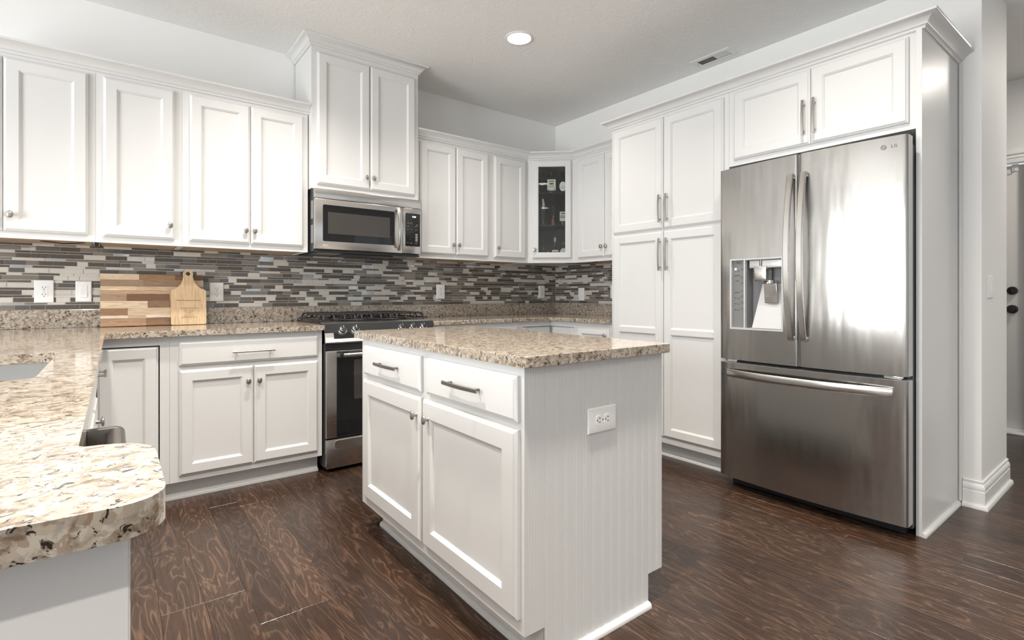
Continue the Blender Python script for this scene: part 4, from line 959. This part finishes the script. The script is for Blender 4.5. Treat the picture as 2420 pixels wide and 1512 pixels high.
bottle('stoppered clear decanter on the bottom shelf, left', .140, .085, Z1, [(.028, 0), (.030, .008), (.027, .11), (.022, .135), (.012, .15), (.011, .17), (.017, .18), (.012, .20), (.006, .22), (.002, .225)])
bottle('cork-topped bottle with white label and rust print on the bottom shelf', .245, .07, Z1, [(.031, 0), (.033, .006), (.033, .085), (.026, .105), (.013, .118), (.012, .16)], extra=both(cap('cork_stopper', .0105, .15, .195, 'cork'), lab(.054, .004, .082, .0345, 'labelwhite', [(-.022, .022, .062, .070)], 'redprint')))
bottle('clear bottle with pointed white label on the bottom shelf, right', .318, .075, Z1, [(.036, 0), (.038, .006), (.038, .10), (.028, .118), (.013, .13), (.012, .165), (.004, .168)], extra=both(lab(.066, .008, .098, .0398, 'labelwhite', [(-.020, .020, .050, .057), (-.016, .016, .038, .041)], rounded=True)))
p = A_ + DU * .185 - DN * .10; t = thing('glass_mug', 'small clear glass mug behind the bottom shelf bottles', 'mug', (p.x, p.y, Z1))
b = MB(); b.lathe([(.02, 0), (.022, .004), (.024, .085), (.022, .085), (.0195, .006)], (p.x, p.y, Z1), 'z', 18, cap=False); b.build('mug_body', M['bottleglass'], t, smooth=40)
b = MB(); b.tube([(p.x + DU.x * (.022 + .018 * math.sin(R(a_))), p.y + DU.y * (.022 + .018 * math.sin(R(a_))), Z1 + .045 - .028 * math.cos(R(a_))) for a_ in range(0, 181, 20)], .003, 8); b.build('mug_handle', M['bottleglass'], t, smooth=40)

# ------------------------------------------------------------------ ceiling fittings
for i, (x, y) in enumerate(CANS):
    lab_ = ['round recessed ceiling light shining above the range aisle', 'recessed ceiling light over the left aisle, above the frame', 'recessed ceiling light above the island near the viewer', 'recessed ceiling light in front of the refrigerator', 'recessed ceiling light above the sink', 'added recessed fill light behind the viewer, left, brightening the end panel', 'recessed ceiling light behind the viewer, right', 'recessed ceiling light in the open room left of the sink counter', 'recessed ceiling light at the far left behind the viewer'][i]
    t = thing('recessed_light', lab_, 'ceiling light', (x, y, ZC), 'recessed ceiling lights')
    b = MB(); b.lathe([(.083, 0.001), (.094, 0), (.094, -.003), (.090, -.0055), (.078, -.005), (.076, 0), (.076, .004), (.0825, .004)], (x, y, ZC), 'z', 40, cap=False); b.build('trim_ring', M['trim'], t, smooth=40)
    b = MB(); b.lathe([(.076, -.003), (.074, .02), (.066, .05), (.058, .07)], (x, y, ZC), 'z', 40, cap=False); b.build('reflector', M['reflector'], t, smooth=40)
    b = MB(); b.lathe([(.0, .066), (.059, .068), (.059, .072), (0, .073)], (x, y, ZC), 'z', 32, cap=False); b.build('lens', M['lens'], t, smooth=40)
    l = area('lamp', (0, 0, .060), (0, 0, 0), .10, .10, CAN_W[i], WARM, 'DISK', 150); l.parent = t
t = thing('hall_fill_light', 'added flush fill light in the hall beyond the wall end, outside the frame', 'ceiling light', (1.4, -3.9, ZC))  # unseen lamp added to brighten the hall and its door
b = MB(); b.lathe([(.15, 0), (.15, -.02), (.14, -.03), (0, -.031)], (1.4, -3.9, ZC - .0005), 'z', 32); b.build('lamp_base', M['trim'], t)
l = area('lamp', (0, 0, -.045), (0, 0, 0), .25, .25, 16, WARM, 'DISK'); l.parent = t
# supply register
t = thing('ceiling_vent', 'white rectangular air vent in the ceiling above the pantry', 'vent', (-.135, -1.815, ZC))
x0, x1, y0, y1 = -.205, -.065, -1.970, -1.665
b = MB(); rows = [[(x0 + i, y0 + i, ZC + n), (x1 - i, y0 + i, ZC + n), (x1 - i, y1 - i, ZC + n), (x0 + i, y1 - i, ZC + n)] for i, n in ((0, -.0005), (.002, -.004), (.014, -.007))]
b.grid(rows, closed_v=True)
sl = []; yv = [y0 + .035 + k * .0118 for k in range(20)]
b.box(x0 + .014, x0 + .036, y0 + .014, y1 - .014, ZC - .007, ZC - .0062); b.box(x1 - .036, x1 - .014, y0 + .014, y1 - .014, ZC - .007, ZC - .0062)
b.box(x0 + .036, x1 - .036, y0 + .014, yv[0] - .003, ZC - .007, ZC - .0062); b.box(x0 + .036, x1 - .036, yv[-1] + .003, y1 - .014, ZC - .007, ZC - .0062)
b.build('vent_frame', M['vent'], t, smooth=0)
for k, (ya, yb) in enumerate(zip(yv, yv[1:])):
    tilt = .0045 if k < 9 else -.0045
    b = MB(); ym = (ya + yb) / 2 
    b.add([(x0 + .036, ym - .0048, ZC - .0062 + max(0, tilt)), (x1 - .036, ym - .0048, ZC - .0062 + max(0, tilt)), (x1 - .036, ym + .0040, ZC - .0062 + max(0, -tilt)), (x0 + .036, ym + .0040, ZC - .0062 + max(0, -tilt)),
           (x0 + .036, ym - .0048, ZC - .0056 + max(0, tilt)), (x1 - .036, ym - .0048, ZC - .0056 + max(0, tilt)), (x1 - .036, ym + .0040, ZC - .0056 + max(0, -tilt)), (x0 + .036, ym + .0040, ZC - .0056 + max(0, -tilt))], [(0, 1, 2, 3), (4, 7, 6, 5), (0, 4, 5, 1), (1, 5, 6, 2), (2, 6, 7, 3), (3, 7, 4, 0)])
    b.build('louver', M['vent'], t, smooth=0)
b = MB(); b.box(x0 + .034, x1 - .034, yv[0] - .004, yv[-1] + .004, ZC - .0012, ZC - .0004); b.build('duct_opening', M['slot'], t, smooth=0)
b = MB(); b.box(x1 - .060, x1 - .054, y1 - .026, y1 - .022, ZC - .016, ZC - .006); b.build('damper_lever', M['chrome'], t, smooth=0)

# ------------------------------------------------------------------ wiring under the left wall cabinets
def cable(label, pts):
    b = MB(); b.tube(pts, .0028, 8); return tag(b.build('power_cable', M['cable'], smooth=40), label, 'cable', 'cables under the wall cabinets')
cable('black cable sagging under the far left wall cabinet', [(-3.84, -.20, ZU0 + .003), (-3.80, -.21, ZU0 - .001), (-3.75, -.215, ZU0 - .007), (-3.70, -.21, ZU0 - .002), (-3.66, -.20, ZU0 + .003)])
cable('black cable under the glass corner cabinet', [(-.34, -.50, ZU0), (-.30, -.62, ZU0 - .004), (-.26, -.74, ZU0 - .010), (-.24, -.80, ZU0 + .001)])
t = thing('cable_bracket', 'dark metal bracket under the joint of the two left wall cabinets', 'bracket', (-3.606, -.28, 1.366))
b = MB(); b.box(-3.618, -3.600, -.300, -.240, 1.362, 1.3845, bev=.002); b.build('bracket_plate', M['cable'], t, smooth=0)
